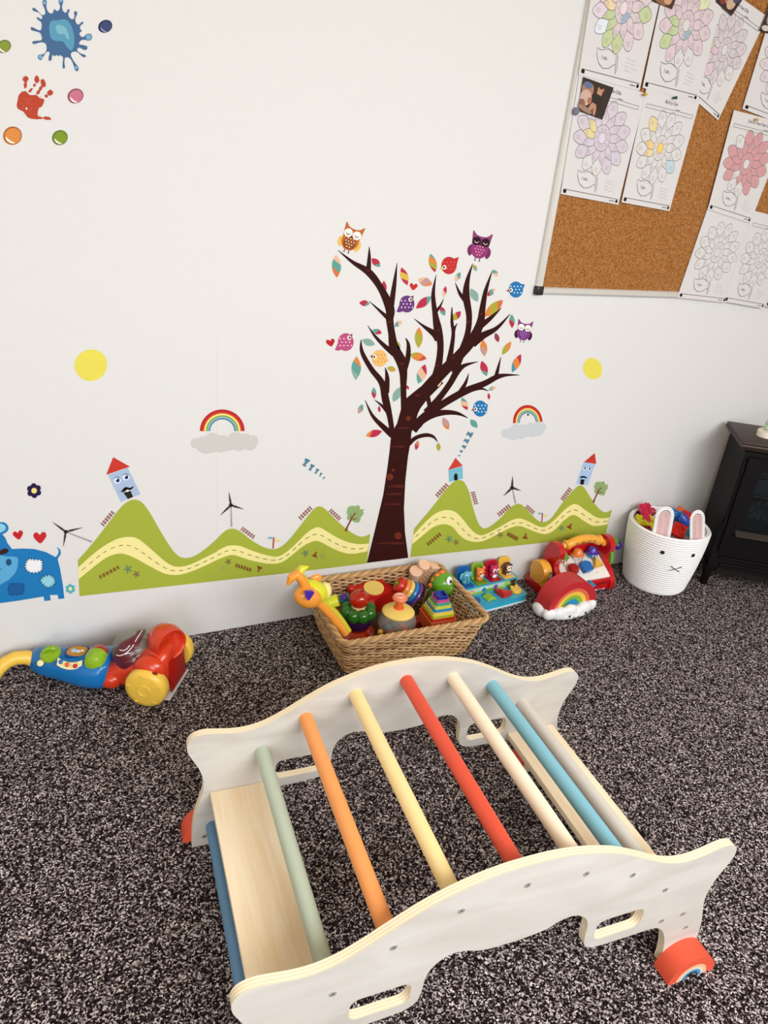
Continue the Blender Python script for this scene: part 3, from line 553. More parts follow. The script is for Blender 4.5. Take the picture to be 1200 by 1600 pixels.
bird(505, 470, 40, '693a78', 'eddff0', 1, (540, 426), (452, 508), 'purple spotted bird sticker in the upper left crown')
bird(195, 663, 42, 'b9507e', 'f0d0d4', 1, (230, 620), (140, 702), 'pink spotted bird sticker at the left of the tree')
bird(366, 745, 40, 'ecb86e', 'c88a48', -1, (317, 733), (416, 752), 'yellow spotted bird sticker in the lower left crown')
bird(876, 1000, 38, '2a76b0', 'e6eef2', -1, (830, 1008), (916, 980), 'blue spotted bird sticker at the lower right of the tree')
def owl(cx, cy, k, rot, c, wing, belly, dots, eye, lid, lb):
    d = Decal(480, 330, 3.2432); d.loc(cx, cy, rot, k)
    for s_ in (-1, 1): d.stroke([(s_ * 12, 58, 4), (s_ * 12, 76, 4), (s_ * 12, 80, 12)], '2a1a1c', 0)
    for s_ in (-1, 1): d.poly([(s_ * 34, -5), (s_ * 58, 8), (s_ * 62, 38), (s_ * 46, 60), (s_ * 34, 40)], wing, 4)
    d.poly([(-52, -78), (-30, -58), (0, -52), (30, -58), (52, -78), (50, -40), (45, 0), (45, 30), (25, 58), (0, 65), (-25, 58), (-45, 30), (-45, 0), (-50, -40)], c, 3)
    d.el(0, 25, 34, 36, belly)
    for j in range(4):
        for i in range(-2, 3):
            x, y = (i + (j % 2) * .5) * 15, 2 + j * 15
            if math.hypot(x / 34, (y - 25) / 36) < .85: d.el(x, y, 4, 4, dots, 0, 10)
    for s_ in (-1, 1): d.el(s_ * 24, -24, 23, 23, eye); d.stroke([(s_ * 24 - 13, -24, 2), (s_ * 24, -14, 5), (s_ * 24 + 13, -24, 2)], lid)
    d.poly([(-6, -14), (6, -14), (0, 0)], '3a1d1c'); d.build('owl_sticker', lb, group='owl stickers in the big tree')
owl(222, 138, .95, 20, 'bd6a36', 'e6b95a', '8f4a24', 'e6c9a4', 'f3efe4', '2a1a1c', 'orange owl sticker with yellow wings on the top left twig')
owl(876, 178, .95, 12, '8a3f6e', '7a2a63', '9a3573', 'd79ab0', '2a1620', 'd9b7bf', 'magenta owl sticker with dark eyes on the top right twig')
owl(1098, 607, .72, 10, '8a3f7a', '3c1838', '6a2f78', 'c7a0cc', 'f3efe4', '2a1a1c', 'small purple owl sticker floating right of the crown')

# ------------------------------------------------------------------ notice board
BL, BB = WP(838, 460, -.015).x - .003, WP(838, 460, -.02).z
bw, bh = 1.45, 1.02
t = thing('notice_board', 'large cork notice board in an aluminium frame, hung at the top right of the wall', 'notice board', (BL + bw / 2, 0, BB))
MB().box(bw - .04, .012, bh - .04, cork_mat(), T(0, -.008, bh / 2)).build('cork_panel', t, smooth=False)
alu = mat('d8d5d0', .4, metal=.4, name='aluminium')
def rail(L, M):
    m = MB(); w = .026
    m.prism([(-w / 2, 0), (w / 2, 0), (w / 2, .012), (w * .28, .018), (-w * .28, .018), (-w / 2, .012)], L, alu, M); return m
for nm, L, M in (('frame_rail', bh - .03, T(-bw / 2 + .013, 0, .015, rx=0) @ T(rz=PI)), ('frame_rail', bh - .03, T(bw / 2 - .013, 0, .015) @ T(rz=PI)),
                 ('frame_rail', bw - .03, T(-bw / 2 + .015, 0, .013, ry=PI / 2) @ T(rz=PI)), ('frame_rail', bw - .03, T(-bw / 2 + .015, 0, bh - .013, ry=PI / 2) @ T(rz=PI))):
    rail(L, M).build(nm, t)
for sx in (-1, 1):
    for z in (.012, bh - .012): MB().box(.03, .021, .03, mat('241c1e', .4), T(sx * (bw / 2 - .013), -.0105, z), .004).build('corner_cap', t, label='black plastic corner cap')

# ---- sheets on the board
ink = '6f6866'
def sheet(corners, Y, title, fills, ring, lb, name='flower_worksheet', seedv=1, logo=True, leafp=True):
    """corners tl tr br bl in photo pixels, on plane y=-Y"""
    q = [WP(x, y, -Y) for x, y in corners]; rr = random.Random(seedv)
    def mp(u, v):
        a = q[0].lerp(q[1], u); b = q[3].lerp(q[2], u); w = a.lerp(b, v); return w
    d = Decal(0, 0, 1, base=.0006, mapf=mp); paper = mat('d8d4d3', .6, spec=.2, name='paper')
    N = 8; d.h = 0
    g = MB(); curl = lambda u, v: .003 + .006 * (v ** 3) * (.5 + .5 * math.cos(u * 3 + seedv))
    vs = [mp(i / N, j / N) + Vector((0, -.0001, 0)) for j in range(N + 1) for i in range(N + 1)]
    d.mb.raw(vs, [(j * (N + 1) + i, (j + 1) * (N + 1) + i, (j + 1) * (N + 1) + i + 1, j * (N + 1) + i + 1) for j in range(N) for i in range(N)], paper)
    vb = [v + Vector((0, .0016, 0)) for v in (q[0], q[3], q[2], q[1])]; d.mb.raw(vb + [mp(0, 0), mp(0, 1), mp(1, 1), mp(1, 0)], [(0, 1, 5, 4), (1, 2, 6, 5), (2, 3, 7, 6), (3, 0, 4, 7)], paper)
    d.h = .0004; AR = 1.36
    def line(pts, w=.0045, c=ink, sm=0): d.stroke([(x, y, w) for x, y in pts], c, sm) if True else 0
    # stroke width floor is .3 px units, so scale unit square up
    d.s = 100.0
    P = lambda u, v: (u * 100, v * 100)
    def L(pts, w=.45, c=ink): d.stroke([(x, y, w) for x, y in pts], c, 0)
    d.step = 5e-6
    return d, P, L, mp, rr, q
def text_on(d, mp, txt, u, v, size, col, squeeze=.72, Y=.0006):
    n0 = len(d.mb.bm.verts); d.mb.text(txt, 1.0, vinyl(col)); d.mb.bm.verts.ensure_lookup_table()
    for vt in list(d.mb.bm.verts)[n0:]:
        w = mp(u + vt.co.x * size * squeeze, v - vt.co.y * size / 1.36); vt.co = (w.x, w.y - Y, w.z)
def make_sheet(corners, Y, title, tint, special, ctr, lb, seedv, clipu=(0, 1), stemdir=1, head=True):
    d, P, L, mp, rr, q = sheet(corners, Y, None, None, None, lb, seedv=seedv)
    AR = 1.36; cu, cv = .49, .46
    def E(a, r, w, l):  # petal centred direction a, from radius r0, returning outline in uv*100
        out = []
        for k in range(17):
            t_ = 2 * PI * k / 16; x = r + l / 2 - l / 2 * math.cos(t_); y = w * math.sin(t_) * (1 - .25 * math.cos(t_) * -1)
            out.append(((cu + (x * math.cos(a) - y * math.sin(a)) * .98) * 100, (cv + (x * math.sin(a) + y * math.cos(a)) / AR) * 100))
        return out
    cols = {}
    def petal(a, r, w, l, c, i, pointed=False):
        o = E(a, r, w, l)
        if pointed: o[8] = ((cu + (r + l * 1.13) * math.cos(a)) * 100, (cv + (r + l * 1.13) * math.sin(a) / AR) * 100)
        if i in special: c = special[i]
        if c: d.poly(o, mat(c, .6, spec=.2))
        else: d.poly(o, mat('d8d4d3', .6, spec=.2))
        L(o, .5)
        x, y = o[0][0] * .35 + o[8][0] * .65, o[0][1] * .35 + o[8][1] * .65
        for k in range(4): wd_ = rr.uniform(2.5, 4.2); L([(x - wd_, y + (k - 1.5) * 1.05), (x + wd_ * rr.uniform(.5, 1), y + (k - 1.5) * 1.05 + .3)], .3, 'a39c9a')
    for i in range(13): petal(2 * PI * i / 13 + .1, .22, .085, .23, tint, i)
    for i in range(13): petal(2 * PI * i / 13 + .34, .11, .055, .185, tint, 100 + i, True)
    for r, c in ((.145, tint or 'd8d4d3'), (.065, ctr)):
        o = [((cu + r * .85 * math.cos(t_)) * 100, (cv + r * math.sin(t_) / AR * 1.05) * 100) for t_ in (2 * PI * k / 24 for k in range(24))]
        d.poly(o, mat(c, .6, spec=.2)); L(o + o[:1], .5)
    if 50 in special:
        o = [((cu + r_ * .85 * math.cos(t_)) * 100, (cv + r_ * math.sin(t_) / AR * 1.05) * 100) for r_, rg in ((.14, range(0, 8)), (.07, range(7, -1, -1))) for t_ in ((.3 + 1.4 * k / 7) for k in rg)]
        d.poly(o, mat(special[50], .6, spec=.2))
    for k in range(10): t_ = 2 * PI * k / 10; x, y = (cu + .103 * .85 * math.cos(t_)) * 100, (cv + .103 * math.sin(t_) / AR) * 100; [L([(x - 2, y + j * .9), (x + 2, y + j * .9 + .2)], .28, 'a39c9a') for j in (-1, 0, 1)]
    L([(52, 79), (53, 86), (55.5, 93), (56.5, 89), (54.5, 79)], .5); L([(47, 78), (38, 76), (28, 78), (21, 77), (22, 82), (27, 88), (35, 91), (44, 90), (52, 86)], .5)
    text_on(d, mp, 'I can...', .355, .83, .062, '2e2a2a')
    L([(3, 95.2), (97, 95.2)], .55, '6a6464'); d.el(5.5, 96.8, 2.6, 1.7, '1c1818'); d.poly([(3.2, 98.4), (8, 98.4), (7.4, 97.2), (3.8, 97.2)], '1c1818'); d.el(95, 97.2, 2, 1.4, '1c1818'); L([(82, 97.6), (91, 97.6)], .6, '5a5454')
    for k in range(4):
        for j in range(rr.randint(3, 5)): d.el(70 + j * 4 + rr.uniform(-.6, .6), 80 + k * 2.8 + j * .3, .9, .45, 'b9b4b2', 0, 8)
    if title: text_on(d, mp, title, .5, .065, .062, '1f1b1b')
    if head:
        for a, b in (((6, 12), (94, 12)), ((94, 12), (94, 15)), ((94, 15), (6, 15)), ((6, 15), (6, 12))): L([a, b], .4, '8a8482')
        L([(60, 11), (68, 11)], .5, '5a5454')
    return d.build('flower_worksheet', lb, cat='paper sheet', group='printed flower worksheets pinned to the notice board')
PK, LP, GR, BLU, YE = 'e3c9cf', 'ddd0da', 'c0cc9c', 'a8bccc', 'e2cf9c'
make_sheet([(938, -95), (1052, -92), (999, 142), (904, 116)], .0225, None, 'd9c8cc', {3: GR, 4: GR, 5: 'dfe4ec', 6: 'ddd0da', 104: GR, 105: GR, 106: 'e6cfa8', 50: '9db4c4', 0: GR}, 'e6d3d6', 'flower worksheet with green and pink petals at the top left corner of the board', 3)
make_sheet([(1048, -70), (1142, -48), (1089, 159), (1004, 137)], .0225, None, 'd8c4ca', {5: GR, 105: GR, 106: GR, 50: '9fb6c2', 2: 'd8d4d3', 3: 'd8d4d3', 11: 'd9ddb4'}, 'd8d4d3', 'flower worksheet with pink petals, second from the left in the top row', 5)
make_sheet([(1128, -25), (1199, 26), (1122, 188), (1070, 142)], .0190, 'Two-Year-Olds', 'd0c6ca', {6: GR, 4: 'dcc3d2', 105: 'd8bccb', 1: 'd8d4d3', 2: 'd8d4d3'}, 'd8d4d3', 'strongly tilted pale flower worksheet at the top, third from the left', 6)
make_sheet([(906, 112), (1009, 146), (966, 320), (876, 303)], .0205, 'Two-Year-Olds', 'd1c6d1', {4: 'd8d4d3', 3: 'd8d4d3', 107: YE, 106: YE}, 'ddd0e2', 'flower worksheet with lilac petals and a photo at its corner, second row left', 7)
make_sheet([(1010, 138), (1093, 160), (1046, 330), (971, 316)], .0215, 'Birth to One', None, {8: YE, 1: 'bcd0da', 106: 'ecc98c', 105: YE}, 'efc96c', 'mostly white flower worksheet with a yellow centre, below the second top sheet', 8)
make_sheet([(1206, 18), (1290, 42), (1250, 205), (1160, 170)], .0205, None, 'd8ccd0', {}, 'd8d4d3', 'flower worksheet cut by the right photo edge near the top', 9)
make_sheet([(1147, 172), (1232, 194), (1172, 349), (1106, 327)], .0225, 'One to Two-Year-Olds', 'd09a9e', {3: 'd8d4d3', 4: 'd8d4d3', 8: 'd8d4d3', 104: 'd8d4d3'}, 'd8d4d3', 'flower worksheet with strong pink petals near the right photo edge', 10)
make_sheet([(1108, 319), (1177, 337), (1134, 473), (1058, 465)], .0185, None, None, {}, 'd8d4d3', 'white uncoloured flower worksheet hanging over the bottom frame, below the strong pink one', 11, head=False)
make_sheet([(1178, 329), (1250, 348), (1193, 482), (1130, 471)], .0195, 'One to Two', None, {}, 'd8d4d3', 'white uncoloured flower worksheet at the bottom right corner of the photo', 15)
make_sheet([(1250, 335), (1330, 352), (1275, 496), (1194, 478)], .0175, None, None, {}, 'd8d4d3', 'sliver of a bluish white worksheet at the right photo edge under the last sheet', 16)
# ---- small photo prints
def photo(corners, Y, blobs, lb, bgc='2c1d1a'):
    q = [WP(x, y, -Y) for x, y in corners]; mp = lambda u, v: q[0].lerp(q[1], u / 1).lerp(q[3].lerp(q[2], u), v)
    d = Decal(0, 0, 100, base=.0, mapf=mp); d.poly([(0, 0), (100, 0), (100, 100), (0, 100)], mat(bgc, .3))
    vb = [v + Vector((0, .0008, 0)) for v in (q[0], q[3], q[2], q[1])]; d.mb.raw(vb + [q[0], q[3], q[2], q[1]], [(0, 1, 5, 4), (1, 2, 6, 5), (2, 3, 7, 6), (3, 0, 4, 7)], mat('e8e4e0', .4))
    for x, y, rx, ry, a, c in blobs: d.el(x, y, rx, ry, mat(c, .3), a, 14)
    return d.build('photo_print', lb, cat='photograph', group='small photo prints on the notice board')
photo([(911, 120), (959, 137), (941, 187), (903, 173)], .0240, [(22, 30, 20, 22, 0, 'a8765c'), (20, 18, 14, 10, 0, '5a6a8c'), (20, 55, 20, 24, 10, 'c9a898'), (10, 75, 12, 14, 0, '8a5a48'), (62, 28, 9, 11, 0, 'c08a68'), (56, 18, 4, 5, 0, 'b07c5c'), (70, 18, 4, 5, 0, 'b07c5c'), (58, 55, 18, 22, 0, '241a18'), (45, 78, 7, 18, 20, 'b8846a'), (60, 80, 6, 18, -10, 'b8846a'), (25, 88, 30, 8, 10, '9a7a66'), (35, 60, 8, 10, 0, 'a86a50')], 'photo print of two seated people in ear headbands at the left edge of the board')
photo([(1022, -40), (1063, -20), (1050, 15), (1018, 2)], .0240, [(50, 60, 40, 30, 20, 'b08464'), (40, 85, 30, 12, 10, '8a6248'), (70, 75, 16, 14, 0, 'c79c7a')], 'brown photo print at the top edge over the second worksheet', '4a2e22')
photo([(1125, -35), (1170, -15), (1143, 25), (1118, 3)], .0240, [(50, 55, 26, 22, 0, 'b47a68'), (70, 70, 18, 20, 20, 'c9a890'), (30, 75, 14, 16, 0, '7a3a34'), (80, 40, 14, 20, 0, '4a4a6c')], 'photo print with pinkish blurs over the tilted worksheet', '33221f')
photo([(1204, 5), (1235, 15), (1225, 60), (1186, 48)], .0240, [(30, 50, 20, 24, 0, '9c8478'), (50, 20, 18, 10, 0, 'c8beb6'), (20, 85, 16, 10, 0, 'd0c2b8')], 'dark photo print at the right photo edge near the top', '2a211f')
# ---- push pins and magnet
for x, y, c, lb in ((1051, 153, '1e4a34', 'dark green push pin on the sheet titled Birth to One'), (1004, 148, 'c9a24a', 'brass push pin between the two second row worksheets'), (1178, 187, 'd0a860', 'brass push pin on the strong pink worksheet')):
    p_ = WP(x, y, -.0225); t = MB().cyl(.0035, .004, mat(c, .3), T(0, -.004, 0, rx=PI / 2)).cyl(.0025, .008, mat(c, .3), T(0, -.009, 0, rx=PI / 2)).cyl(.005, .003, mat(c, .3), T(0, -.014, 0, rx=PI / 2)).build('push_pin'); t.location = p_; t.location.y = -.0235
    tag(t, lb, 'push pin', 'push pins on the notice board')
p_ = WP(898, 174, -.018); t = MB().cyl(.011, .010, mat('6c7080', .4), T(0, -.006, 0, rx=PI / 2), bev=.002).build('round_magnet'); t.location = (p_.x, -.0185, p_.z); tag(t, 'grey blue round magnet on the left frame rail of the notice board', 'magnet')

# ------------------------------------------------------------------ wooden climbing rocker
TH = -.077592; LG = .54889; PT = .018
plyf = wood_mat('whitewashed_birch', 'ccc6be', 'bab3aa', (2.0, 14, 9), rough=.5, wv=1.6); plye = ply_edge_mat()
boardm = wood_mat('birch_board', 'fff0d4', 'f8dfb8', (22, 2, 20), rough=.5)
rk = thing('climbing_rocker', 'wooden climbing bridge with wavy whitewashed side panels and coloured rungs on the carpet', 'climbing frame', (.2284, -.84606, 0), TH)
# local frame: x along the panels, y = 0 inner face of the far panel, -y towards the viewer
top = [(-.003, 0), (-.001, .05), (.005, .10), (.016, .143), (.025, .178), (.025, .21), (.017, .243), (.004, .272), (-.007, .298), (-.007, .322), (.006, .338), (.03, .343), (.06, .338), (.095, .332), (.13, .332), (.17, .342), (.215, .364), (.26, .39), (.32, .42), (.39, .442), (.45, .452), (.502, .454)]
bot = [(.502, .249), (.46, .251), (.43, .256), (.405, .267), (.38, .271), (.358, .264), (.34, .247), (.331, .224), (.328, .185), (.322, .162), (.306, .149), (.28, .144), (.21, .142), (.155, .141), (.13, .133), (.108, .105), (.095, .068), (.088, .03), (.086, 0)]
half_t = catmull(top, 4); half_b = catmull(bot, 4)
out = half_t + [(1.004 - x, z) for x, z in half_t[::-1][1:]] + [(1.004 - x, z) for x, z in half_b[::-1]] + half_b[1:]
def rrect(x0, x1, z0, z1, r, n=5, sk=0):
    o = []
    for cx, cz, a0 in ((x1 - r, z1 - r, 0), (x0 + r, z1 - r, 90), (x0 + r, z0 + r, 180), (x1 - r, z0 + r, 270)):
        o += [(cx + r * math.cos(math.radians(a0 + 90 * k / n)), cz + r * math.sin(math.radians(a0 + 90 * k / n))) for k in range(n + 1)]
    return o
hole = rrect(.192, .306, .168, .224, .018)
hole2 = [(1.004 - x, z) for x, z in hole]
for y0, nm in ((0, 'far'), (-LG - PT, 'near')):
    p_ = MB().prism(out, PT, plyf, T(0, y0 + PT, 0, rx=PI / 2), holes=(hole, hole2), side=plye).build('side_panel', rk, sharp=30)
    b_ = p_.modifiers.new('bevel', 'BEVEL'); b_.width = .0018; b_.segments = 2; b_.limit_method = 'ANGLE'; b_.angle_limit = math.radians(50)
rungs = [(.158, .264, 'bcc8b4', 'pale green rung'), (.258, .340, 'f8a25c', 'orange rung'), (.376, .385, 'fbe0a0', 'yellow rung'), (.502, .403, 'e2543a', 'red rung'), (.628, .387, 'fcecd2', 'cream rung'), (.745, .342, '86c0d2', 'light blue rung'), (.848, .262, 'd8d2c8', 'grey white rung'), (.046, .058, '628cb0', 'dark blue rung low under the shelf'), (.958, .058, '54789c', 'low rung at the right end')]
for u, w, c, lb in rungs:
    MB().cyl(.0165, LG + .004, mat(c, .45, bump=.15, bs=25, var=.03), T(u, -LG / 2, w, rx=PI / 2), n=32, bev=.0005).build('rung', rk, label=lb)
for x0 in (.040, 1.004 - .180):
    MB().box(.14, LG - .001, .018, boardm, T(x0 + .07, -LG / 2, .159), .0015).build('shelf_board', rk, smooth=True)
def bolt(x, z, y, sgn):
    g = MB(); st = mat('d8d6d2', .35, metal=.7)
    g.lathe([(.0068, 0), (.0068, .0008), (.0052, .0016), (.0034, .0016), (.0030, .0004), (1e-5, .0004)], st, T(x, y, z, rx=PI / 2 * sgn), 18)
    g.lathe([(1e-5, .0005), (.0030, .0005), (.0030, .0009)], mat('4a4848', .5), T(x, y, z, rx=PI / 2 * sgn), 6)
    return g.build('bolt', rk, label='silver hex bolt')
for x, z in [(u, w) for u, w, *_ in rungs[:7]] + [(.131, .158), (.076, .158), (.049, .104), (.873, .158), (.928, .158), (.955, .104)]: bolt(x, z, -LG - PT, 1)
for u in (.026, 1.004 - .026): bolt(u, .030, 0, 1)
# feet: half rings with a small rainbow on the outer face
def foot(u, ys, sgn):
    g = MB(); R = .062; w = .046; cols = [('dd5438', R, R * .66, w), ('e6b48c', R * .66, R * .52, w), ('dcd0c0', R * .52, R * .42, w), ('3f8fc0', R * .42, R * .30, w)]
    f = None
    for i, (c, a, b, dp) in enumerate(cols):
        m = MB(); o = [(a * math.cos(PI * k / 24), a * math.sin(PI * k / 24)) for k in range(25)] + [(b * math.cos(PI * k / 24), b * math.sin(PI * k / 24)) for k in range(24, -1, -1)]
        m.prism(o, dp, mat(c, .5, bump=.2, bs=80), T(u, ys, 0, rx=PI / 2) if sgn < 0 else T(u, ys + dp, 0, rx=PI / 2))
        q = m.build('foot' if i == 0 else 'inner_ring', rk if i == 0 else f, label='orange red half ring foot' if i == 0 else None)
        if i == 0: f = q
        bv = q.modifiers.new('bevel', 'BEVEL'); bv.width = .0015; bv.segments = 2; bv.limit_method = 'ANGLE'
for u in (.040, .964):
    foot(u, PT, 1); foot(u, -LG - PT, -1)

# ------------------------------------------------------------------ wicker basket
wk = [mat('b48a5a', .5, var=.3, bs=40, bump=.3), mat('cfa878', .5, var=.25, bs=40, bump=.3), mat('5e3c22', .6, var=.25, bs=40, bump=.3), mat('966b40', .5, var=.25, bs=40, bump=.3)]
BX, BY, BT = 1.044, -.222, -.025
bk = thing('wicker_basket', 'rectangular wicker basket full of toys against the wall below the tree', 'basket', (BX, BY, 0), BT)
BH = .168
def rr_path(w, d_, r, n):
    """n points evenly along a rounded rectangle, with outward normals"""
    segs = []; P = []
    for cx, cy, a0 in ((w / 2 - r, d_ / 2 - r, 0), (-w / 2 + r, d_ / 2 - r, 90), (-w / 2 + r, -d_ / 2 + r, 180), (w / 2 - r, -d_ / 2 + r, 270)):
        for k in range(9):
            a = math.radians(a0 + 90 * k / 8); P.append((cx + r * math.cos(a), cy + r * math.sin(a), math.cos(a), math.sin(a)))
    P.append(P[0]); D = [0]
    for a, b in zip(P, P[1:]): D.append(D[-1] + math.hypot(b[0] - a[0], b[1] - a[1]))
    o = []; j = 0
    for i in range(n):
        t = D[-1] * i / n
        while D[j + 1] < t: j += 1
        f = (t - D[j]) / ((D[j + 1] - D[j]) or 1); a, b = P[j], P[j + 1]
        o.append(tuple(a[k] + (b[k] - a[k]) * f for k in range(4)))
    return o
NS = 60
def bdim(z): f = z / BH; f2 = f ** .85; return .440 + .085 * f2, .298 + .083 * f2
g = MB(); rows = 23
for i in range(rows):
    z = .008 + (BH - .022) * i / (rows - 1); w, d_ = bdim(z); P_ = rr_path(w, d_, .035, NS * 4); ph = (i % 2) * PI; pts = []
    for k, (x, y, nx, ny) in enumerate(P_):
        o = .0046 * math.cos(k / 4 * PI + ph); zz = .0012 * math.sin(k / 4 * PI * .5 + i * 1.3)
        pts.append((x + nx * o, y + ny * o, z + zz))
    g.tube(pts, .0035, wk[rnd.choice((0, 1, 1, 0, 3))], n=6, closed=True)
g.build('woven_wall', bk)
g = MB()
for k in range(NS):
    pts = []
    for z in (0, .04, .08, .12, BH):
        w, d_ = bdim(z); x, y, nx, ny = rr_path(w, d_, .035, NS)[k]; pts.append((x, y, z))
    g.tube(pts, .0034, wk[2], n=6)
g.build('stakes', bk)
g = MB(); w, d_ = bdim(BH); w += .004; d_ += .004; P_ = rr_path(w, d_, .03, 260)
for s_ in range(4):
    pts = []
    for k, (x, y, nx, ny) in enumerate(P_):
        a = 2 * PI * (k / 260 * 22 + s_ / 4); pts.append((x + nx * .0065 * math.cos(a), y + ny * .0065 * math.cos(a), BH - .004 + .0058 * math.sin(a)))
    g.tube(pts, .0050, wk[(s_ + 1) % 2], n=7, closed=True)
g.build('rim', bk, label='twisted rim of the basket')
g = MB()
for i in range(34):
    y = -.145 + .29 * i / 33; pts = [(-.215 + .43 * k / 40, y, .006 + .003 * math.cos(k * PI / 2 + (i % 2) * PI)) for k in range(41)]
    g.tube(pts, .0045, wk[2], n=6)
g.build('woven_base', bk)

def at(px, py, z): return FP(px, py, z)
# ---- toys in the basket (each stands inside, its own thing)
# red box with a yellow disc
p_ = at(584, 916, .130)
t = thing('toy_box', 'red square toy with a round yellow pad, back of the wicker basket', 'toy', (p_.x, p_.y, .055), .18, rot=(.12, -.12, .35))
R_ = plastic('bd1d16')
MB().prism([(x * (1 - .10 * (1 - abs(0))), y) for x, y in catmull([(-.075, -.06), (-.05, -.052), (0, -.047), (.05, -.052), (.075, -.06), (.068, -.03), (.062, 0), (.068, .03), (.075, .06), (.05, .052), (0, .047), (-.05, .052), (-.075, .06), (-.068, .03), (-.062, 0), (-.068, -.03)], 4, True)], .075, R_).build('body', t)
for sx, sy in ((-1, 1), (1, 1), (-1, -1), (1, -1)): MB().ell(.017, .015, .014, R_, T(sx * .062, sy * .052, .072)).build('corner_bump', t)
MB().cyl(.037, .006, mat('efcf75', .5), T(0, 0, .077), n=40).build('pad', t, label='yellow round pad')
# popper: red ball, green ring, purple base
p_ = at(560, 950, .150)
t = thing('popper_toy', 'transparent red, green and purple popper toy, front left of the wicker basket', 'toy', (p_.x, p_.y, .0), 0)
z0 = .150
MB().ell(.0335, .0335, .032, mat('cc2410', .08, trans=.45, coat=.4), T(0, 0, z0 + .036)).build('ball', t, label='transparent red ball')
MB().cyl(.024, .010, mat('e8c389', .4), T(0, 0, z0 + .006)).build('neck', t, label='cream neck')
gm = MB()
for k in range(8): a = k * PI / 4; gm.ell(.023, .023, .025, mat('2f7f27', .08, trans=.45, coat=.3), T(.042 * math.cos(a), .038 * math.sin(a), z0 - .012))
gm.cyl(.042, .032, mat('3d8f2a', .1, trans=.4), T(0, 0, z0 - .012)).build('ring', t, label='transparent green lobed ring')
MB().lathe([(.028, z0 - .075), (.044, z0 - .066), (.050, z0 - .05), (.048, z0 - .034), (.036, z0 - .028)], mat('3a1546', .1, trans=.3, coat=.3), n=36).build('bowl', t, label='dark purple bowl')
MB().lathe([(.060, z0 - .14), (.066, z0 - .125), (.064, z0 - .095), (.040, z0 - .078)], mat('b5300f', .15, coat=.3), n=36).build('base', t, label='orange red base')
# spinning top
p_ = at(622.5, 955, .155)
t = thing('spinning_top', 'clear domed spinning toy with a yellow lid and orange knob in the wicker basket', 'toy', (p_.x, p_.y, 0), 0)
z0 = .155
MB().lathe([(.0545, z0 - .004), (.0555, z0), (.050, z0 + .006), (.026, z0 + .013), (.014, z0 + .016), (1e-5, z0 + .016)], mat('f0cf6c', .4), n=44).build('lid', t, label='pale yellow lid')
MB().lathe([(.020, z0 + .014), (.0135, z0 + .018), (.0125, z0 + .04), (.015, z0 + .046)], mat('e8622a', .35), n=28).build('stem', t, label='orange stem')
kn = MB().lathe([(.015, z0 + .044), (.024, z0 + .047), (.0265, z0 + .053), (.024, z0 + .059), (.021, z0 + .061), (1e-5, z0 + .061)], mat('ec7a52', .35), n=32)
for r_ in (.009, .0165): kn.tube([(r_ * math.cos(q), r_ * math.sin(q), z0 + .0612) for q in (2 * PI * k / 28 for k in range(28))], .0012, mat('f3d9c8', .5), n=6, closed=True)
kn.build('knob', t, label='orange push knob with white rings')
MB().lathe([(.054, z0 - .003), (.062, z0 - .02), (.066, z0 - .042), (.062, z0 - .065), (.048, z0 - .085), (.02, z0 - .092), (1e-5, z0 - .092)], thinclear('c9c4b8', .28), n=44).build('dome', t, label='clear dome')
gm = MB()
for k, (c, a, r_) in enumerate((('c2381e', .2, .03), ('d8602a', 5.2, .032), ('3a7a8c', 4.4, .035), ('c2381e', 5.9, .03), ('44464a', 1.4, .03), ('3a7a8c', 2.5, .03), ('c2381e', 3.6, .034))): gm.ell(.013, .013, .011, plastic(c), T(r_ * math.cos(a), r_ * math.sin(a), z0 - .072))
gm.build('beads', t)
MB().cyl(.056, .05, plastic('5a1512'), T(0, 0, z0 - .12)).build('base', t, label='dark red base')
# stacking rings, tilted
p_ = at(620, 911, .165)
t = thing('ring_stacker', 'tilted ring stacker with red, orange, yellow, blue and purple rings in the wicker basket', 'toy', (p_.x, p_.y, p_.z))
AX = Vector((.80, -.22, -.56)).normalized(); t.rotation_euler = AX.to_track_quat('Z', 'Y').to_euler()
zc = 0
for rr_, hh, c, lb in ((.030, .026, 'cf2a20', 'red ring'), (.035, .017, 'e88a4a', 'orange ring'), (.039, .017, 'efc86a', 'yellow ring'), (.043, .0175, '1f7fc0', 'blue ring'), (.046, .014, '6a3a9c', 'purple ring')):
    b_ = hh * .42
    MB().lathe([(.010, zc + .002), (rr_ - b_, zc), (rr_ - b_ * .3, zc + b_ * .4), (rr_, zc + hh / 2), (rr_ - b_ * .3, zc + hh - b_ * .4), (rr_ - b_, zc + hh), (.010, zc + hh - .002)], plastic(c), n=36).build('ring', t, label=lb); zc += hh * .97
MB().cyl(.008, zc + .006, plastic('6a9c2c'), T(0, 0, zc / 2 - .002)).build('peg', t, label='green peg')
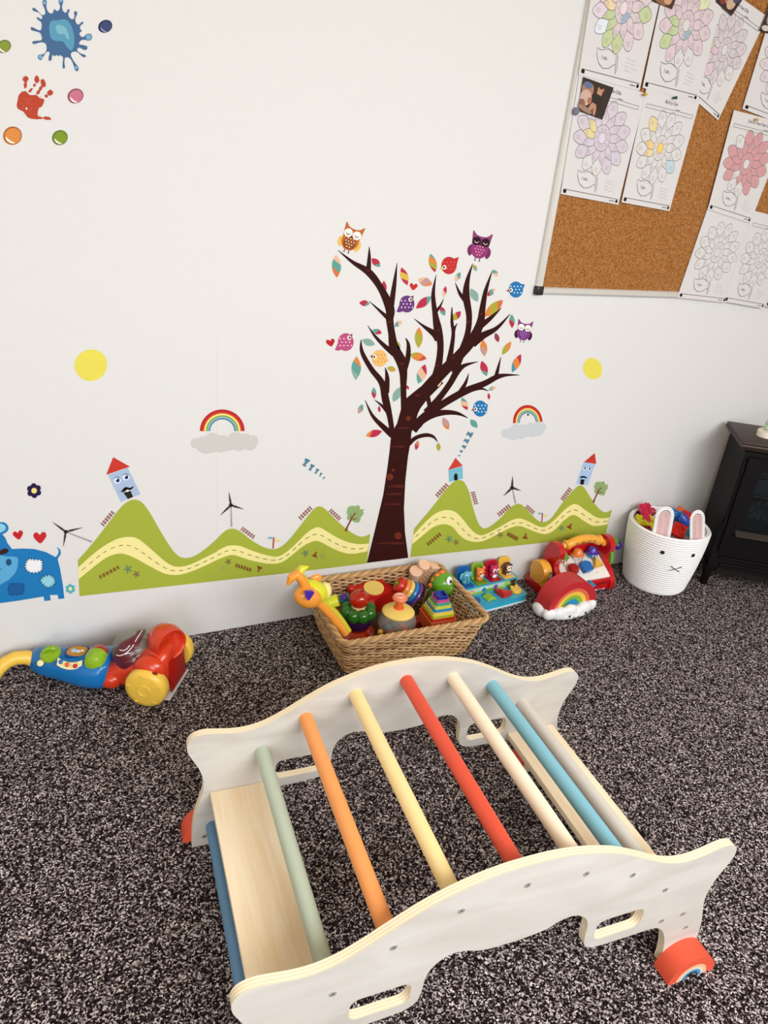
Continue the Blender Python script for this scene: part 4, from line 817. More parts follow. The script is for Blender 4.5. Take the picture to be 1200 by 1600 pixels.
# stacking cups, pyramid
cw = [at(652.5, 953.3, .105), at(670, 975, .105), at(716, 968, .105)]
cc = (cw[0] + cw[2]) / 2; ang = math.atan2((cw[2] - cw[1]).y, (cw[2] - cw[1]).x); side = ((cw[2] - cw[1]).length + (cw[1] - cw[0]).length) / 2
t = thing('stacking_cups', 'pyramid of square stacking cups, dark blue on top, front right of wicker basket', 'toy', (cc.x, cc.y, .03), ang)
cols = ['e2683c', 'c8341c', 'b4c22c', 'efd25c', '2d88c0', 'd3d348', '48a08c', 'cc4f8c', '1d2f96']
zz = .03; W0 = side * .5
for i, c in enumerate(cols):
    w = W0 * (1 - .075 * i); h_ = .050 if i == 0 else .0100 if i < 8 else .012
    m = MB()
    if i < 8: m.prism(rrect(-w, w, -w, w, w * .18), h_, plastic(c), T(0, 0, zz))
    else: m.prism(rrect(-w, w, -w, w, w * .18), h_, plastic(c), T(0, 0, zz), holes=(rrect(-w * .78, w * .78, -w * .78, w * .78, w * .14),)).prism(rrect(-w * .8, w * .8, -w * .8, w * .8, w * .14), .002, plastic(c), T(0, 0, zz))
    m.build('cup', t); zz += h_
# dinosaur head
p_ = at(692, 910, .150)
t = thing('toy_dinosaur', 'round green dinosaur toy with an orange crest at the right of the wicker basket', 'toy', (p_.x, p_.y, 0), 0)
G_ = plastic('5fa02a'); z0 = .150
MB().ell(.048, .044, .040, G_, T(.0, 0, z0)).ell(.038, .038, .032, G_, T(.014, -.010, z0 - .012)).ell(.035, .035, .06, G_, T(-.01, .01, z0 - .065)).ell(.02, .02, .05, G_, T(-.055, -.03, z0 - .06, ry=.5)).build('body', t)
c_ = MB()
for k, (x, z) in enumerate(((-.036, .012), (-.024, .030), (-.006, .039), (-.044, -.008))): c_.ell(.013, .010, .011, plastic('e07a2c'), T(x, .006, z0 + z))
for k, (x, y, z) in enumerate(((-.046, -.022, -.028), (-.053, -.026, -.042), (-.062, -.03, -.055))): c_.ell(.009, .009, .009, plastic('d8742a'), T(x, y, z0 + z))
c_.build('crest', t, label='orange crest')
e_ = MB().ell(.0135, .006, .016, mat('f4f4f0', .2), T(.004, -.034, z0 + .026, rx=-.5, ry=.4)).build('eye', t, label='white oval eye')
MB().ell(.006, .003, .007, mat('14182c', .15), T(.006, -.0395, z0 + .026, rx=-.5)).build('pupil', e_)
d_ = MB()
for x, y, z in ((-.012, -.035, .008), (.032, -.028, -.006), (-.028, -.028, -.010)): d_.ell(.003, .002, .0035, mat('1f3a18', .3), T(x, y, z0 + z))
for k in range(14): a = -1.9 + k * .17; d_.ell(.0016, .0016, .0016, mat('dfe8b8', .4), T(.040 * math.cos(a) + .004, .041 * math.sin(a) * .9, z0 - .014 + .004 * math.sin(k)))
d_.build('spots', t)
# wooden blocks
WD = mat('dcaa84', .55, var=.06, bs=30); WD2 = mat('ecc0a0', .55, var=.06, bs=30)
bl = [((650, 892, .175), 'cyl', (.025, .09), (.35, -.25), 'turned wooden block lying leftmost of the wooden pieces in the wicker basket'), ((663, 882, .195), 'cyl', (.024, .07), (.5, .0), 'short round wooden block on top of the wooden pieces in the wicker basket'), ((677, 884, .180), 'ridge', (.031, .09), (.3, .25), 'ridged wooden block at the back corner of the wicker basket'), ((658, 903, .12), 'box', (.034, .09), (.1, -.1), 'square wooden block between the ring stacker and the dinosaur'), ((669, 920, .105), 'slat', (.014, .085), (.15, .05), 'narrow pale wooden slat beside the dinosaur')]
for (px, py, z), kind, (a, b), (rx, ry), lb in bl:
    p_ = at(px, py, z); m = MB()
    if kind == 'cyl': m.lathe([(a * .8, -b), (a, -b + .004), (a * .8, -b / 2), (a * .85, -.006), (a, -.004), (a, 0), (a * .9, .003), (1e-5, .003)], WD2 if z > .15 else WD, n=28)
    elif kind == 'ridge':
        for k in range(6): m.box(a * 1.3, a * 1.3, b / 7.5, WD2, T(0, 0, -b * k / 6.2, rz=.08 * k), .002)
    elif kind == 'box': m.box(a, a, b, WD, T(0, 0, -b / 2), .003)
    else: m.box(a, .008, b, WD2, T(0, 0, -b / 2), .003)
    o = m.build('wooden_block'); o.location = p_; o.rotation_euler = (rx, ry, .3); tag(o, lb, 'wooden block', 'plain wooden blocks in the wicker basket')
# purple and blue knob
p_ = at(538, 935, .150)
t = thing('rattle', 'turquoise rattle with a purple end between the giraffe toy and the red ball', 'toy', (p_.x, p_.y, p_.z), rot=(.5, -.45, 0))
MB().ell(.019, .019, .019, plastic('2290b4'), T()).lathe([(.007, -.07), (.008, -.03), (.0085, -.012)], plastic('2290b4')).build('handle', t)
MB().ell(.0135, .0135, .006, plastic('4c2a8c'), T(0, 0, .0165)).build('end_cap', t, label='purple end cap')
p_ = at(514, 923, .150)
o = MB().ell(.014, .012, .012, plastic('5a3aa0')).build('toy_ball'); o.location = p_; tag(o, 'small purple ball half hidden behind the giraffe toy', 'ball')
# giraffe hammer toy leaning over the left rim
YE_, OR_ = plastic('dcd82e'), plastic('ef9a3a')
def gp(px, py, Y): return WP(px, py, Y)
t = thing('giraffe_rattle', 'yellow and orange giraffe shaped toy leaning out over the left end of the wicker basket', 'toy', gp(492, 925, -.30))
O = Vector(t.location); L_ = lambda px, py, Y: gp(px, py, Y) - O
hc = L_(486, 927, -.30)
MB().ell(.052, .034, .036, YE_, T(*L_(490, 924, -.295), ry=.55)).build('head', t, label='yellow head half')
MB().ell(.048, .030, .035, OR_, T(*L_(481, 933, -.318), ry=.55)).build('head_side', t, label='orange head half')
MB().ell(.024, .028, .031, mat('efdf8c', .35), T(*L_(506, 924, -.285), ry=.3)).build('muzzle', t, label='pale yellow muzzle')
MB().prism(catmull([(-.013, .013), (0, .015), (.015, .010), (.009, -.004), (-.001, -.016), (-.009, -.006)], 5, True), .010, plastic('4a279c'), T(*L_(481.5, 928.5, -.350), rx=PI / 2)).build('nose', t, label='purple triangular nose')
MB().tube([L_(478, 918, -.31), L_(471, 905, -.31), L_(463, 897, -.31), L_(455, 903, -.31), L_(449, 914, -.31)], [.015, .015, .016, .014, .004], OR_, n=14).build('antler', t, label='orange antler')
MB().tube([L_(480, 916, -.30), L_(472, 903, -.30), L_(465, 895, -.30), L_(472, 888, -.30), L_(482, 885.5, -.30)], [.015, .014, .016, .012, .003], YE_, n=14).build('antler', t, label='yellow antler')
MB().ell(.021, .010, .017, OR_, T(*L_(493, 905, -.27), ry=-.3)).build('ear', t, label='orange ear')
npts = [(490, 936, -.305), (503, 947, -.30), (518, 962, -.30), (530, 977, -.31), (540, 992, -.325)]
MB().tube([L_(*q) for q in npts], [.014, .014, .014, .013, .012], OR_, n=14).build('neck', t, label='orange neck half')
MB().tube([L_(q[0] + 4.5, q[1] - 4.5, q[2] + .008) for q in npts], [.011, .013, .014, .013, .012], plastic('c9c030'), n=14).build('neck_side', t, label='yellow neck half')
MB().cyl(.020, .040, plastic('cfd02e'), T(*L_(519, 940, -.285), rx=.3, ry=1.2)).build('drum', t, label='lime drum')
# coloured pieces low in the basket
for (px, py, z, c, sx, lb) in ((533, 955, .09, 'a01a12', .05, 'dark red toy piece low at the left inside the wicker basket'), (655, 965, .07, '8a1c14', .05, 'dark red block under the front edge beside the stacking cups'), (594, 988, .10, 'd89a2a', .018, 'small amber knob behind the front rim of the wicker basket')):
    p_ = at(px, py, z); o = MB().box(sx, sx * .9, z - .012 if sx > .03 else .02, plastic(c), T(0, 0, -(z - .012) / 2 if sx > .03 else 0), .006, 3).build('toy_block'); o.location = p_; tag(o, lb, 'toy block')

# ------------------------------------------------------------------ toy vacuum cleaner
VO = Vector((.258, -.222, 0)); VR = math.radians(-33)
t = thing('toy_vacuum', 'red, blue and yellow toy vacuum cleaner lying along the wall at the left', 'toy', VO, VR)
VM = (T(*VO) @ T(rz=VR)).inverted()
def V(p): return VM @ Vector(p)
RD = plastic('cf3a1c'); YW = mat('f0c44c', .35, coat=.15); BL = plastic('0f6fb4')
MB().loft([(-.168, -.045, .012, .03, .055), (-.155, -.045, .034, .015, .075), (-.12, -.02, .064, .010, .095), (-.09, 0, .078, .010, .112), (-.05, 0, .082, .012, .135), (-.01, 0, .082, .014, .158), (.025, 0, .080, .014, .172), (.042, 0, .074, .016, .168), (.050, 0, .064, .022, .15)], RD, n=36, pw=2.6).build('body', t, sharp=60)
MB().ell(.050, .032, .046, RD, T(.0, -.070, .108)).ell(.040, .030, .030, RD, T(*V(FP(172, 1060, .045)))).ell(.050, .032, .046, RD, T(.0, .070, .108)).build('cheeks', t)
hood = MB().lathe([(1e-5, -.040), (.018, -.037), (.034, -.024), (.041, -.006), (.0440, .004), (.0475, .005), (.0505, -.004), (.053, -.03), (.044, -.062), (.025, -.078), (1e-5, -.082)], RD, T(.046, -.018, .168) @ Vector((.80, -.52, .05)).normalized().to_track_quat('Z', 'Y').to_matrix().to_4x4(), 36)
hood.build('hood', t, label='rounded red hood with a hollow front', sharp=60)
MB().ell(.034, .034, .004, mat('c12c18', .3), T(.046, -.018, .168) @ Vector((.80, -.52, .05)).normalized().to_track_quat('Z', 'Y').to_matrix().to_4x4() @ T(0, 0, -.031)).build('hollow', t)
MB().box(.006, .11, .11, mat('a81208', .3), T(.052, 0, .075, ry=-.08), .003).build('front_plate', t, label='dark red front plate')
MB().box(.05, .15, .006, mat('c9c4c0', .3), T(.035, 0, .008), .002).build('skirt', t)
MB().ell(.010, .004, .004, mat('7a140c', .5), T(.028, -.101, .120)).build('slot', t)
def wheel(y, s_):
    g = MB(); g.lathe([(1e-5, .028), (.015, .028), (.0165, .030), (.019, .030), (.020, .027), (.045, .026), (.058, .023), (.063, .014), (.063, -.010), (.058, -.016), (1e-5, -.016)], YW, T(.0, y, .063, rx=PI / 2 * s_), 48)
    for k in range(5): a = k * 2 * PI / 5 + .4; g.ell(.0045, .0045, .002, YW, T(.050 * math.cos(a), y - s_ * .026, .063 + .050 * math.sin(a), rx=PI / 2))
    g.build('wheel', t, label='yellow wheel', sharp=50)
wheel(-.090, 1); wheel(.098, -1)
gm = MB().ell(.068, .068, .068, thinclear('a9b4a8', .30), T(-.080, .0, .110)); gm.build('dome', t, label='grey green clear dome')
dm = MB().ell(.064, .064, .056, mat('5c1c28', .2, coat=.4), T(-.072, -.010, .098, ry=-.75)).build('dome_window', t, label='maroon panel under the dome')
g = MB()
for r_, a0, a1, dx in ((.045, -2.4, -.9, 0), (.030, -2.3, -.9, .004)):
    pass
def on_ball(px, py, c, r_):
    d0 = (VM.to_3x3() @ ray(px, py)).normalized(); o0 = VM @ CAMP - Vector(c); b_ = o0.dot(d0); s_ = b_ * b_ - o0.dot(o0) + r_ * r_
    return tuple(o0 + d0 * (-b_ - math.sqrt(max(s_, 0))) + Vector(c))
for L0 in (((187, 1015.5), (192, 1016.5), (198, 1014), (203, 1008)), ((182, 1023.5), (188, 1024.5), (196, 1021), (204, 1014), (209, 1007)), ((196, 1022.5), (200, 1020.5), (204, 1021.5)), ((211, 1003), (215, 996), (219, 990), (223, 984))):
    g.tube([on_ball(x, y, (-.080, 0, .110), .0712) for x, y in catmull(list(L0), 4)], .0013, mat('f1eef0', .4), n=6)
g.build('white_lines', dm)
PL = [(150 + x / 8, 950 + y / 8) for x, y in catmull([(215, 665), (215, 600), (290, 455), (420, 375), (500, 325), (525, 285), (615, 262), (600, 335), (540, 450), (480, 560), (400, 645), (320, 682)], 4, True)]
pcx, pcy = sum(p[0] for p in PL) / len(PL), sum(p[1] for p in PL) / len(PL); g = MB(); RN = 6; NP = len(PL)
vs = [on_ball(pcx + (x - pcx) * (j + .02) / RN, pcy + (y - pcy) * (j + .02) / RN, (-.080, 0, .110), .0700) for j in range(RN + 1) for x, y in PL]
g.raw(vs, [(j * NP + k, j * NP + (k + 1) % NP, (j + 1) * NP + (k + 1) % NP, (j + 1) * NP + k) for j in range(RN) for k in range(NP)], mat('5e1f2b', .2, coat=.4)); g.build('dome_sticker', dm, label='maroon printed patch on the dome')
# blue console, its own direction along the wall
BM = T(.012, -.112, 0, rz=math.radians(-26)); CM = VM @ BM
def cb(*a): m = MB(); m.M = CM; return m
cb().loft([(-.130, .012, .014, .030, .062), (-.122, .010, .028, .018, .078), (-.095, .006, .040, .010, .090), (-.055, 0, .046, .006, .094), (-.03, 0, .050, .005, .094), (.02, -.006, .062, .004, .102), (.07, -.012, .070, .004, .108), (.11, -.012, .070, .006, .118), (.13, -.010, .06, .012, .12)], BL, n=36, pw=2.3).build('console', t, sharp=70, label='glossy blue control body')
CI = BM.inverted()
def con(px, py, z): return CI @ FP(px, py, z)
q = con(79, 1022, .092)
cb().lathe([(.029, -.006), (.030, .002), (.027, .007), (.020, .010), (1e-5, .012)], plastic('86ac20'), T(q.x, q.y, q.z, rx=.35)).tube([(q.x - .018, q.y - .006, q.z + .012), (q.x - .004, q.y, q.z + .020), (q.x + .008, q.y + .002, q.z + .022), (q.x + .016, q.y + .004, q.z + .016)], [.005, .008, .009, .006], plastic('86ac20'), n=12).build('dial', t, label='lime green dial')
q = con(121, 1019, .104)
pl = cb().prism(catmull([(-.034, -.012), (-.020, -.022), (.012, -.022), (.030, -.010), (.032, .012), (.022, .024), (-.016, .022), (-.032, .010)], 4, True), .006, mat('12448c', .3), T(q.x, q.y, q.z - .003, rx=.22)).prism(catmull([(-.029, -.010), (-.017, -.018), (.011, -.018), (.025, -.008), (.027, .010), (.018, .019), (-.013, .018), (-.027, .008)], 4, True), .002, mat('b9822c', .35), T(q.x, q.y, q.z + .003, rx=.22)).build('plaque', t, label='orange brown picture plaque')
m = cb()
for dx, dy, r_, c in ((-.010, .0, .009, 'a8c4dc'), (.004, -.002, .007, 'c8d4e0'), (.014, .003, .006, 'e8dcc0'), (.018, .012, .004, 'f0f0f0'), (.004, .014, .006, 'd8742a')): m.ell(r_, r_ * .8, .002, mat(c, .4), T(q.x + dx, q.y + dy, q.z + .0055, rx=.22))
m.build('picture', pl)
q = con(109.5, 1035, .098)
m = cb(); n_ = 12; arc_ = [(.036 * (-1 + 2 * k / n_), -.010 * (1 - (1 - 2 * k / n_) ** 2)) for k in range(n_ + 1)]
m.prism([(x, y - .010) for x, y in arc_] + [(x, y + .011) for x, y in arc_[::-1]], .003, mat('f2e3a8', .35), T(q.x, q.y - .001, q.z, rx=.95)).build('button_panel', t, label='cream button panel')
for (px, py), c in (((95.5, 1033.5), '1c6ea8'), ((105.5, 1038), 'd8622c'), ((118, 1040), 'c0202c')):
    q = con(px, py, .100); cb().ell(.0068, .0068, .0035, plastic(c), T(q.x, q.y - .002, q.z, rx=.95)).build('button', t)
q = con(63, 1036, .078); cb().ell(.010, .010, .003, mat('f0e2b0', .35), T(q.x, q.y, q.z, rx=.8)).build('round_label', t)
q = con(148, 1031, .112)
rl = cb().lathe([(.010, -.040), (.024, -.034), (.031, -.020), (.033, 0), (.033, .002)], plastic('8bb322'), T(q.x, q.y + .018, q.z - .006, rx=-PI / 2 - .1, ry=.15)); rl.lathe([(.033, .002), (.0335, .004), (.031, .024), (.024, .036), (.010, .042)], plastic('a81c1c'), T(q.x, q.y + .018, q.z - .006, rx=-PI / 2 - .1, ry=.15)); rl.build('roller', t, label='lime and dark red roller')
g = MB(); g.M = VM
g.tube([tuple(WP(*q)) for q in ((58, 1033, -.066), (42, 1027, -.062), (24, 1028, -.062), (9, 1035, -.068), (-3, 1047, -.078), (-14, 1064, -.09), (-26, 1084, -.11), (-40, 1102, -.14))], [.022, .0215, .021, .020, .019, .0185, .018, .018], YW, n=18); g.build('handle', t, label='curved yellow handle')

# ------------------------------------------------------------------ pop up animals toy
t = thing('pop_up_toy', 'light blue pop up toy with four open animal lids, right of the wicker basket', 'toy', (1.532, -.092, 0), .094)
LB = plastic('35a9cc')
MB().prism(catmull([(-.148, -.062), (-.13, -.070), (.11, -.070), (.140, -.062), (.152, -.035), (.150, .02), (.146, .066), (-.146, .066), (-.150, 0)], 4, True), .030, LB).build('base', t)
MB().prism(catmull([(-.150, -.064), (-.13, -.073), (.11, -.073), (.142, -.065), (.155, -.036), (.152, .02), (.148, .068), (-.148, .068), (-.152, 0)], 4, True), .006, mat('d9eef2', .4)).build('underside', t)
tr_ = MB().prism([(-.148, .067), (-.148, .004), (-.136, .000), (.134, .000), (.146, .006), (.146, .067)], .042, LB, T(0, 0, .028)); o = tr_.build('tray', t, label='raised back tray'); bv = o.modifiers.new('bevel', 'BEVEL'); bv.width = .003; bv.segments = 2; bv.limit_method = 'ANGLE'
m = MB().box(.268, .001, .030, mat('bcdcc8', .4), T(0, -.0002, .050))
for x, w, h_, z, c in ((-.12, .05, .012, .042, '5c9a3c'), (-.06, .06, .010, .041, '8cb84a'), (.0, .05, .014, .043, '6aa64c'), (.06, .05, .010, .041, '9ac04c'), (.11, .05, .012, .042, '5c9a3c'), (.09, .03, .018, .056, 'a8c86a'), (-.03, .03, .01, .058, 'e6f0f4'), (.12, .022, .030, .050, '55381f'), (.118, .034, .012, .059, '3f6a2c')): m.box(w, .001, h_, mat(c, .4), T(x, -.0009, z))
m.cyl(.0105, .002, mat('e58a3c', .4), T(-.088, -.0015, .050, rx=PI / 2)).cyl(.006, .002, mat('f2d9a0', .4), T(-.088, -.0026, .050, rx=PI / 2)).cyl(.009, .004, mat('2784c4', .4), T(-.028, -.003, .052, rx=PI / 2)).cyl(.009, .004, mat('7a55a8', .4), T(.030, -.003, .053, rx=PI / 2))
m.build('picture_strip', t, label='printed jungle picture strip')
def lid(x, c, c2):
    m = MB().prism(rrect(-.029, .029, 0, .070, .016), .007, plastic(c), T(x, .052, .070, rx=PI / 2 - .18)).prism(rrect(-.023, .023, .006, .063, .013), .002, mat(c2, .35), T(x, .0455, .072, rx=PI / 2 - .18)); l_ = m.build('lid', t)
    MB().box(.054, .044, .006, plastic(c2), T(x, .028, .0715), .002).build('well', t); return l_
for x, c, c2 in ((-.098, '1367b4', '1458a4'), (-.030, '86b53a', '6e9422'), (.038, 'bf1f3a', 'a51428'), (.106, 'efbe50', 'eab64a')): lid(x, c, c2)
# animals on their lids
def head(x, c, parts, nm, lb):
    m = MB().ell(.020, .016, .020, plastic(c), T(x, .034, .108)).ell(.017, .014, .015, plastic(c), T(x, .034, .086)); a = m.build(nm, t, label=lb)
    for s_, px, py, pz, cc in parts:
        pass
    m = MB()
    for s_, px, py, pz, cc in parts: m.ell(*s_, plastic(cc) if cc[0] != '!' else mat(cc[1:], .3), T(x + px, .034 + py, .108 + pz))
    m.build('face', a)
D_ = '!1c1414'
head(-.098, '62b4cc', [((.012, .004, .015), -.019, .002, 0, '62b4cc'), ((.012, .004, .015), .019, .002, 0, '62b4cc'), ((.006, .008, .014), 0, -.015, -.014, '55a8c4'), ((.0025, .002, .003), -.008, -.015, .004, D_), ((.0025, .002, .003), .008, -.015, .004, D_)], 'elephant', 'pale blue elephant')
head(-.030, 'ea8440', [((.007, .005, .009), -.014, 0, .018, 'ea8440'), ((.007, .005, .009), .014, 0, .018, 'ea8440'), ((.010, .006, .008), 0, -.013, -.006, 'f4ece4'), ((.003, .002, .003), 0, -.019, -.004, D_), ((.0025, .002, .003), -.008, -.015, .004, D_), ((.0025, .002, .003), .008, -.015, .004, D_)], 'lion_cub', 'orange cub')
head(.038, 'c4245c', [((.008, .003, .008), -.008, -.014, .002, 'f6f2f4'), ((.008, .003, .008), .008, -.014, .002, 'f6f2f4'), ((.004, .002, .004), -.008, -.017, .002, D_), ((.004, .002, .004), .008, -.017, .002, D_), ((.011, .006, .009), 0, -.010, -.024, 'f2eef0'), ((.006, .005, .006), -.014, 0, .017, 'c4245c'), ((.006, .005, .006), .014, 0, .017, 'c4245c')], 'owl', 'pink owl')
head(.106, '55301e', [((.014, .005, .010), 0, -.013, .001, 'f4dcc0'), ((.010, .006, .008), 0, -.014, -.007, 'f4dcc0'), ((.006, .004, .007), -.020, 0, .002, '55301e'), ((.006, .004, .007), .020, 0, .002, '55301e'), ((.0022, .002, .003), -.005, -.018, .003, D_), ((.0022, .002, .003), .005, -.018, .003, D_), ((.004, .003, .0045), -.006, -.014, -.026, 'f2ece6'), ((.004, .003, .0045), .006, -.014, -.026, 'f2ece6')], 'monkey', 'brown monkey')
MB().loft([(-.022, 0, .019, 0, .004), (-.015, 0, .019, 0, .010), (-.004, 0, .019, 0, .017), (.006, 0, .019, 0, .016), (.016, 0, .019, 0, .009), (.023, 0, .019, 0, .003)], plastic('93bf3c'), T(-.022, -.035, .029), pw=6).build('button', t, label='lime arched button')
MB().prism(rrect(-.024, .024, -.024, .024, .006), .002, mat('2a98bc', .3), T(-.022, -.035, .0295)).build('button_seat', t)
tri = catmull([(-.026, .022), (-.022, -.018), (-.014, -.022), (.026, -.016), (.026, -.008), (-.014, .026)], 3, True)
MB().prism(tri, .018, plastic('bf241c'), T(.048, -.035, .029)).prism([(x * .6 , y * .6) for x, y in tri], .004, plastic('d23a30'), T(.046, -.035, .047)).build('button', t, label='red triangular button')
MB().cyl(.023, .015, plastic('f0bf48'), T(.110, -.035, .037), bev=.003).ell(.007, .006, .006, plastic('f0bf48'), T(.098, -.020, .046)).ell(.007, .006, .006, plastic('f0bf48'), T(.122, -.020, .046)).build('button', t, label='yellow cat face button')
MB().cyl(.020, .014, plastic('1c5ca8'), T(-.092, -.035, .036)).build('button', t, label='dark blue button')

# ------------------------------------------------------------------ red activity toy
t = thing('activity_toy', 'red activity toy with a yellow handle and animal heads, left of the bunny basket', 'toy', (1.958, -.088, 0), 0)
RC = plastic('be1218')
prof = catmull([(-.078, 0), (-.090, .006), (-.093, .028), (-.086, .052), (-.062, .080), (-.036, .100), (-.026, .118), (-.030, .140), (-.044, .160), (-.046, .184), (-.030, .206), (-.004, .214), (.024, .206), (.040, .180), (.046, .14), (.056, .08), (.064, 0)], 4)
for sx in (-1, 1):
    m = MB().prism(prof, .026, RC, T(sx * .130 - .013, 0, 0, rz=PI / 2, rx=0) @ Matrix(((1, 0, 0, 0), (0, 0, -1, 0), (0, 1, 0, 0), (0, 0, 0, 1))) if False else Matrix(((0, 0, 1, sx * .130 - .013), (1, 0, 0, 0), (0, 1, 0, 0), (0, 0, 0, 1))))
    o = m.build('side_panel', t, sharp=40); bv = o.modifiers.new('bevel', 'BEVEL'); bv.width = .007; bv.segments = 3; bv.limit_method = 'ANGLE'; bv.angle_limit = math.radians(60)
MB().box(.24, .012, .16, RC, T(0, .036, .085), .003).build('back_panel', t)
MB().prism([(-.084, .004), (-.086, .052), (-.078, .060), (.03, .118), (.03, .004)], .236, RC, Matrix(((0, 0, 1, -.118), (1, 0, 0, 0), (0, 1, 0, 0), (0, 0, 0, 1)))).build('lower_body', t)
kb = MB().prism([(-.080, .058), (-.082, .064), (-.070, .073), (.020, .124), (.028, .124), (.030, .112)], .232, mat('efe9e2', .35), Matrix(((0, 0, 1, -.116), (1, 0, 0, 0), (0, 1, 0, 0), (0, 0, 0, 1)))); kbo = kb.build('keyboard', t, label='white sloping panel')
SL = math.atan2(.051, .090)
def kp(x, f): return (x, -.070 + .090 * f, .0735 + .051 * f)
tx = MB()
for s_, x in (('1', -.105), ('2', -.080), ('3', -.02), ('4', .015), ('5', .070)): tx.text(s_, .020, mat('2a2a34', .5), T(*kp(x, .66), rx=SL) @ T(0, 0, .0012))
for x, f, c in ((-.05, .9, 'c8c0c8'), (.02, .92, 'c4ccd8'), (.09, .85, 'c9d0c0'), (-.03, .2, 'd8d0d8'), (.06, .1, 'd4dce0')): tx.box(.018, .008, .001, mat(c, .4), T(*kp(x, f), rx=SL))
tx.build('numbers', kbo, label='printed black numbers')
p5 = lambda r, n=5, q=1, a0=PI / 2: [((r if k % 2 == 0 else r * q) * math.cos(a0 + PI * k / n), (r if k % 2 == 0 else r * q) * math.sin(a0 + PI * k / n)) for k in range(2 * n)]
MB().lathe([(.019, 0), (.024, .010), (.025, .018), (.021, .026), (.010, .030), (1e-5, .030)], plastic('9c0d14'), T(*kp(-.058, .35), rx=SL)).build('button', t, label='dark red round button')
MB().prism(rrect(-.022, .022, -.022, .022, .003), .012, plastic('1458a0'), T(*kp(.010, .36), rx=SL, rz=.1)).prism([(-.024, -.010), (-.010, -.024), (.024, -.020), (.026, .016), (.006, .026), (-.022, .020)], .012, plastic('1a64b0'), T(*kp(.010, .36), rx=SL) @ T(0, 0, .010)).build('button', t, label='blue square button')
MB().prism([(-.024, -.020), (.030, -.014), (.004, .028)], .012, plastic('d9a83a'), T(*kp(.072, .45), rx=SL)).prism([(-.020, -.016), (.024, -.012), (.003, .022)], .010, plastic('e6b54a'), T(*kp(.072, .45), rx=SL) @ T(0, 0, .011)).build('button', t, label='yellow triangle button')
o = MB().prism(p5(.027, 5, .62), .016, plastic('2f9cc4'), T(.004, -.086, .040, rx=PI / 2)).build('star_button', t, label='light blue star button'); bv = o.modifiers.new('bevel', 'BEVEL'); bv.width = .003; bv.segments = 2
MB().box(.085, .002, .003, mat('5a0c0c', .5), T(.06, -.0865, .038)).build('slot', t)
m = MB()
for k in range(9): m.box(.012, .002, .006, mat(('d9d4e0', '9c8cc0', 'e0b0b8')[k % 3], .4), T(-.06 + k * .019, -.0865, .010))
m.build('front_print', t, label='small printed marks along the front edge')
for x, hc, fc, ec in ((-.085, '5c9c2c', 'e88a3a', None), (-.005, 'e8823a', 'efe6e0', None), (.072, '4a2fa0', '2a86bc', None)):
    h_ = MB().ell(.021, .019, .017, plastic(fc), T(x, .002, .128)).build('animal_head', t)
    MB().lathe([(.028, -.003), (.029, 0), (.0225, .003), (.021, .012), (.015, .022), (1e-5, .026)], plastic(hc), T(x, .004, .138, rx=-.1)).build('hat', h_)
    e_ = MB()
    for s_ in (-1, 1): e_.ell(.0055, .003, .006, mat('f4f2ee', .3), T(x + s_ * .008, -.016, .130)).ell(.003, .002, .0035, mat('141016', .3), T(x + s_ * .008, -.0188, .130))
    e_.build('eyes', h_)
hp = [(-.118, .0, .176), (-.10, 0, .192), (-.06, 0, .206), (0, 0, .213), (.06, 0, .206), (.10, 0, .192), (.118, 0, .176)]
HY = plastic('eea83a'); m = MB().tube(catmull([(x, y - .004, z) for x, y, z in hp], 4), .0125, HY, n=18)
mid = catmull(hp[1:-1], 6); m.tube([(x * .80, y - .004, z + .002) for x, y, z in mid], .0175, HY, n=20)
for s_ in (-1, 1): m.ell(.010, .022, .022, HY, T(s_ * .083, -.004, .198, ry=s_ * .35))
ho = m.build('handle', t, label='yellow carrying handle'); m = MB()
for x in (-.045, -.015, .02, .045): m.ell(.006, .002, .004, mat('a86a20', .4), T(x, -.0215, .212 - abs(x) * .12))
m.build('handle_marks', ho)
dr = WP(848, 887, -.095) - Vector((1.958, -.088, 0))
o = MB().lathe([(.046, -.020), (.050, -.014), (.050, .014), (.046, .020)], HY, T(dr.x + .004, .002, .085, rz=0, ry=PI / 2), 40).box(.034, .092, .06, HY, T(dr.x + .004, .002, .055), .006).build('side_drum', t, label='yellow drum on the left side')
MB().box(.012, .004, .042, mat('6a7078', .2, coat=.5), T(dr.x + .012, -.0485, .088, rx=.0), .002).ell(.007, .004, .012, mat('b8c4cc', .2), T(dr.x + .012, -.050, .086)).build('drum_window', o, label='grey window in the drum')
MB().box(.052, .13, .040, RC, T(dr.x + .010, .004, .020), .006).build('side_foot', t, label='red foot under the drum')
bw_ = WP(965, 852, -.07) - Vector((1.958, -.088, 0))
m = MB().cyl(.060, .016, plastic('5aa32c'), T(.150, .020, .110, ry=PI / 2), n=36).tube([(.150, .010, .168), (.172, .012, .182), (.195, .014, .172), (.208, .016, .150)], [.010, .012, .012, .010], plastic('5aa32c'), n=12)
m.build('spinner', t, label='green spinner on the right side'); MB().ell(.019, .019, .019, plastic('4a2796'), T(*bw_)).tube([tuple(bw_), (.16, .02, .12)], .007, plastic('4a2796'), n=10).build('spinner_ball', t, label='purple ball')

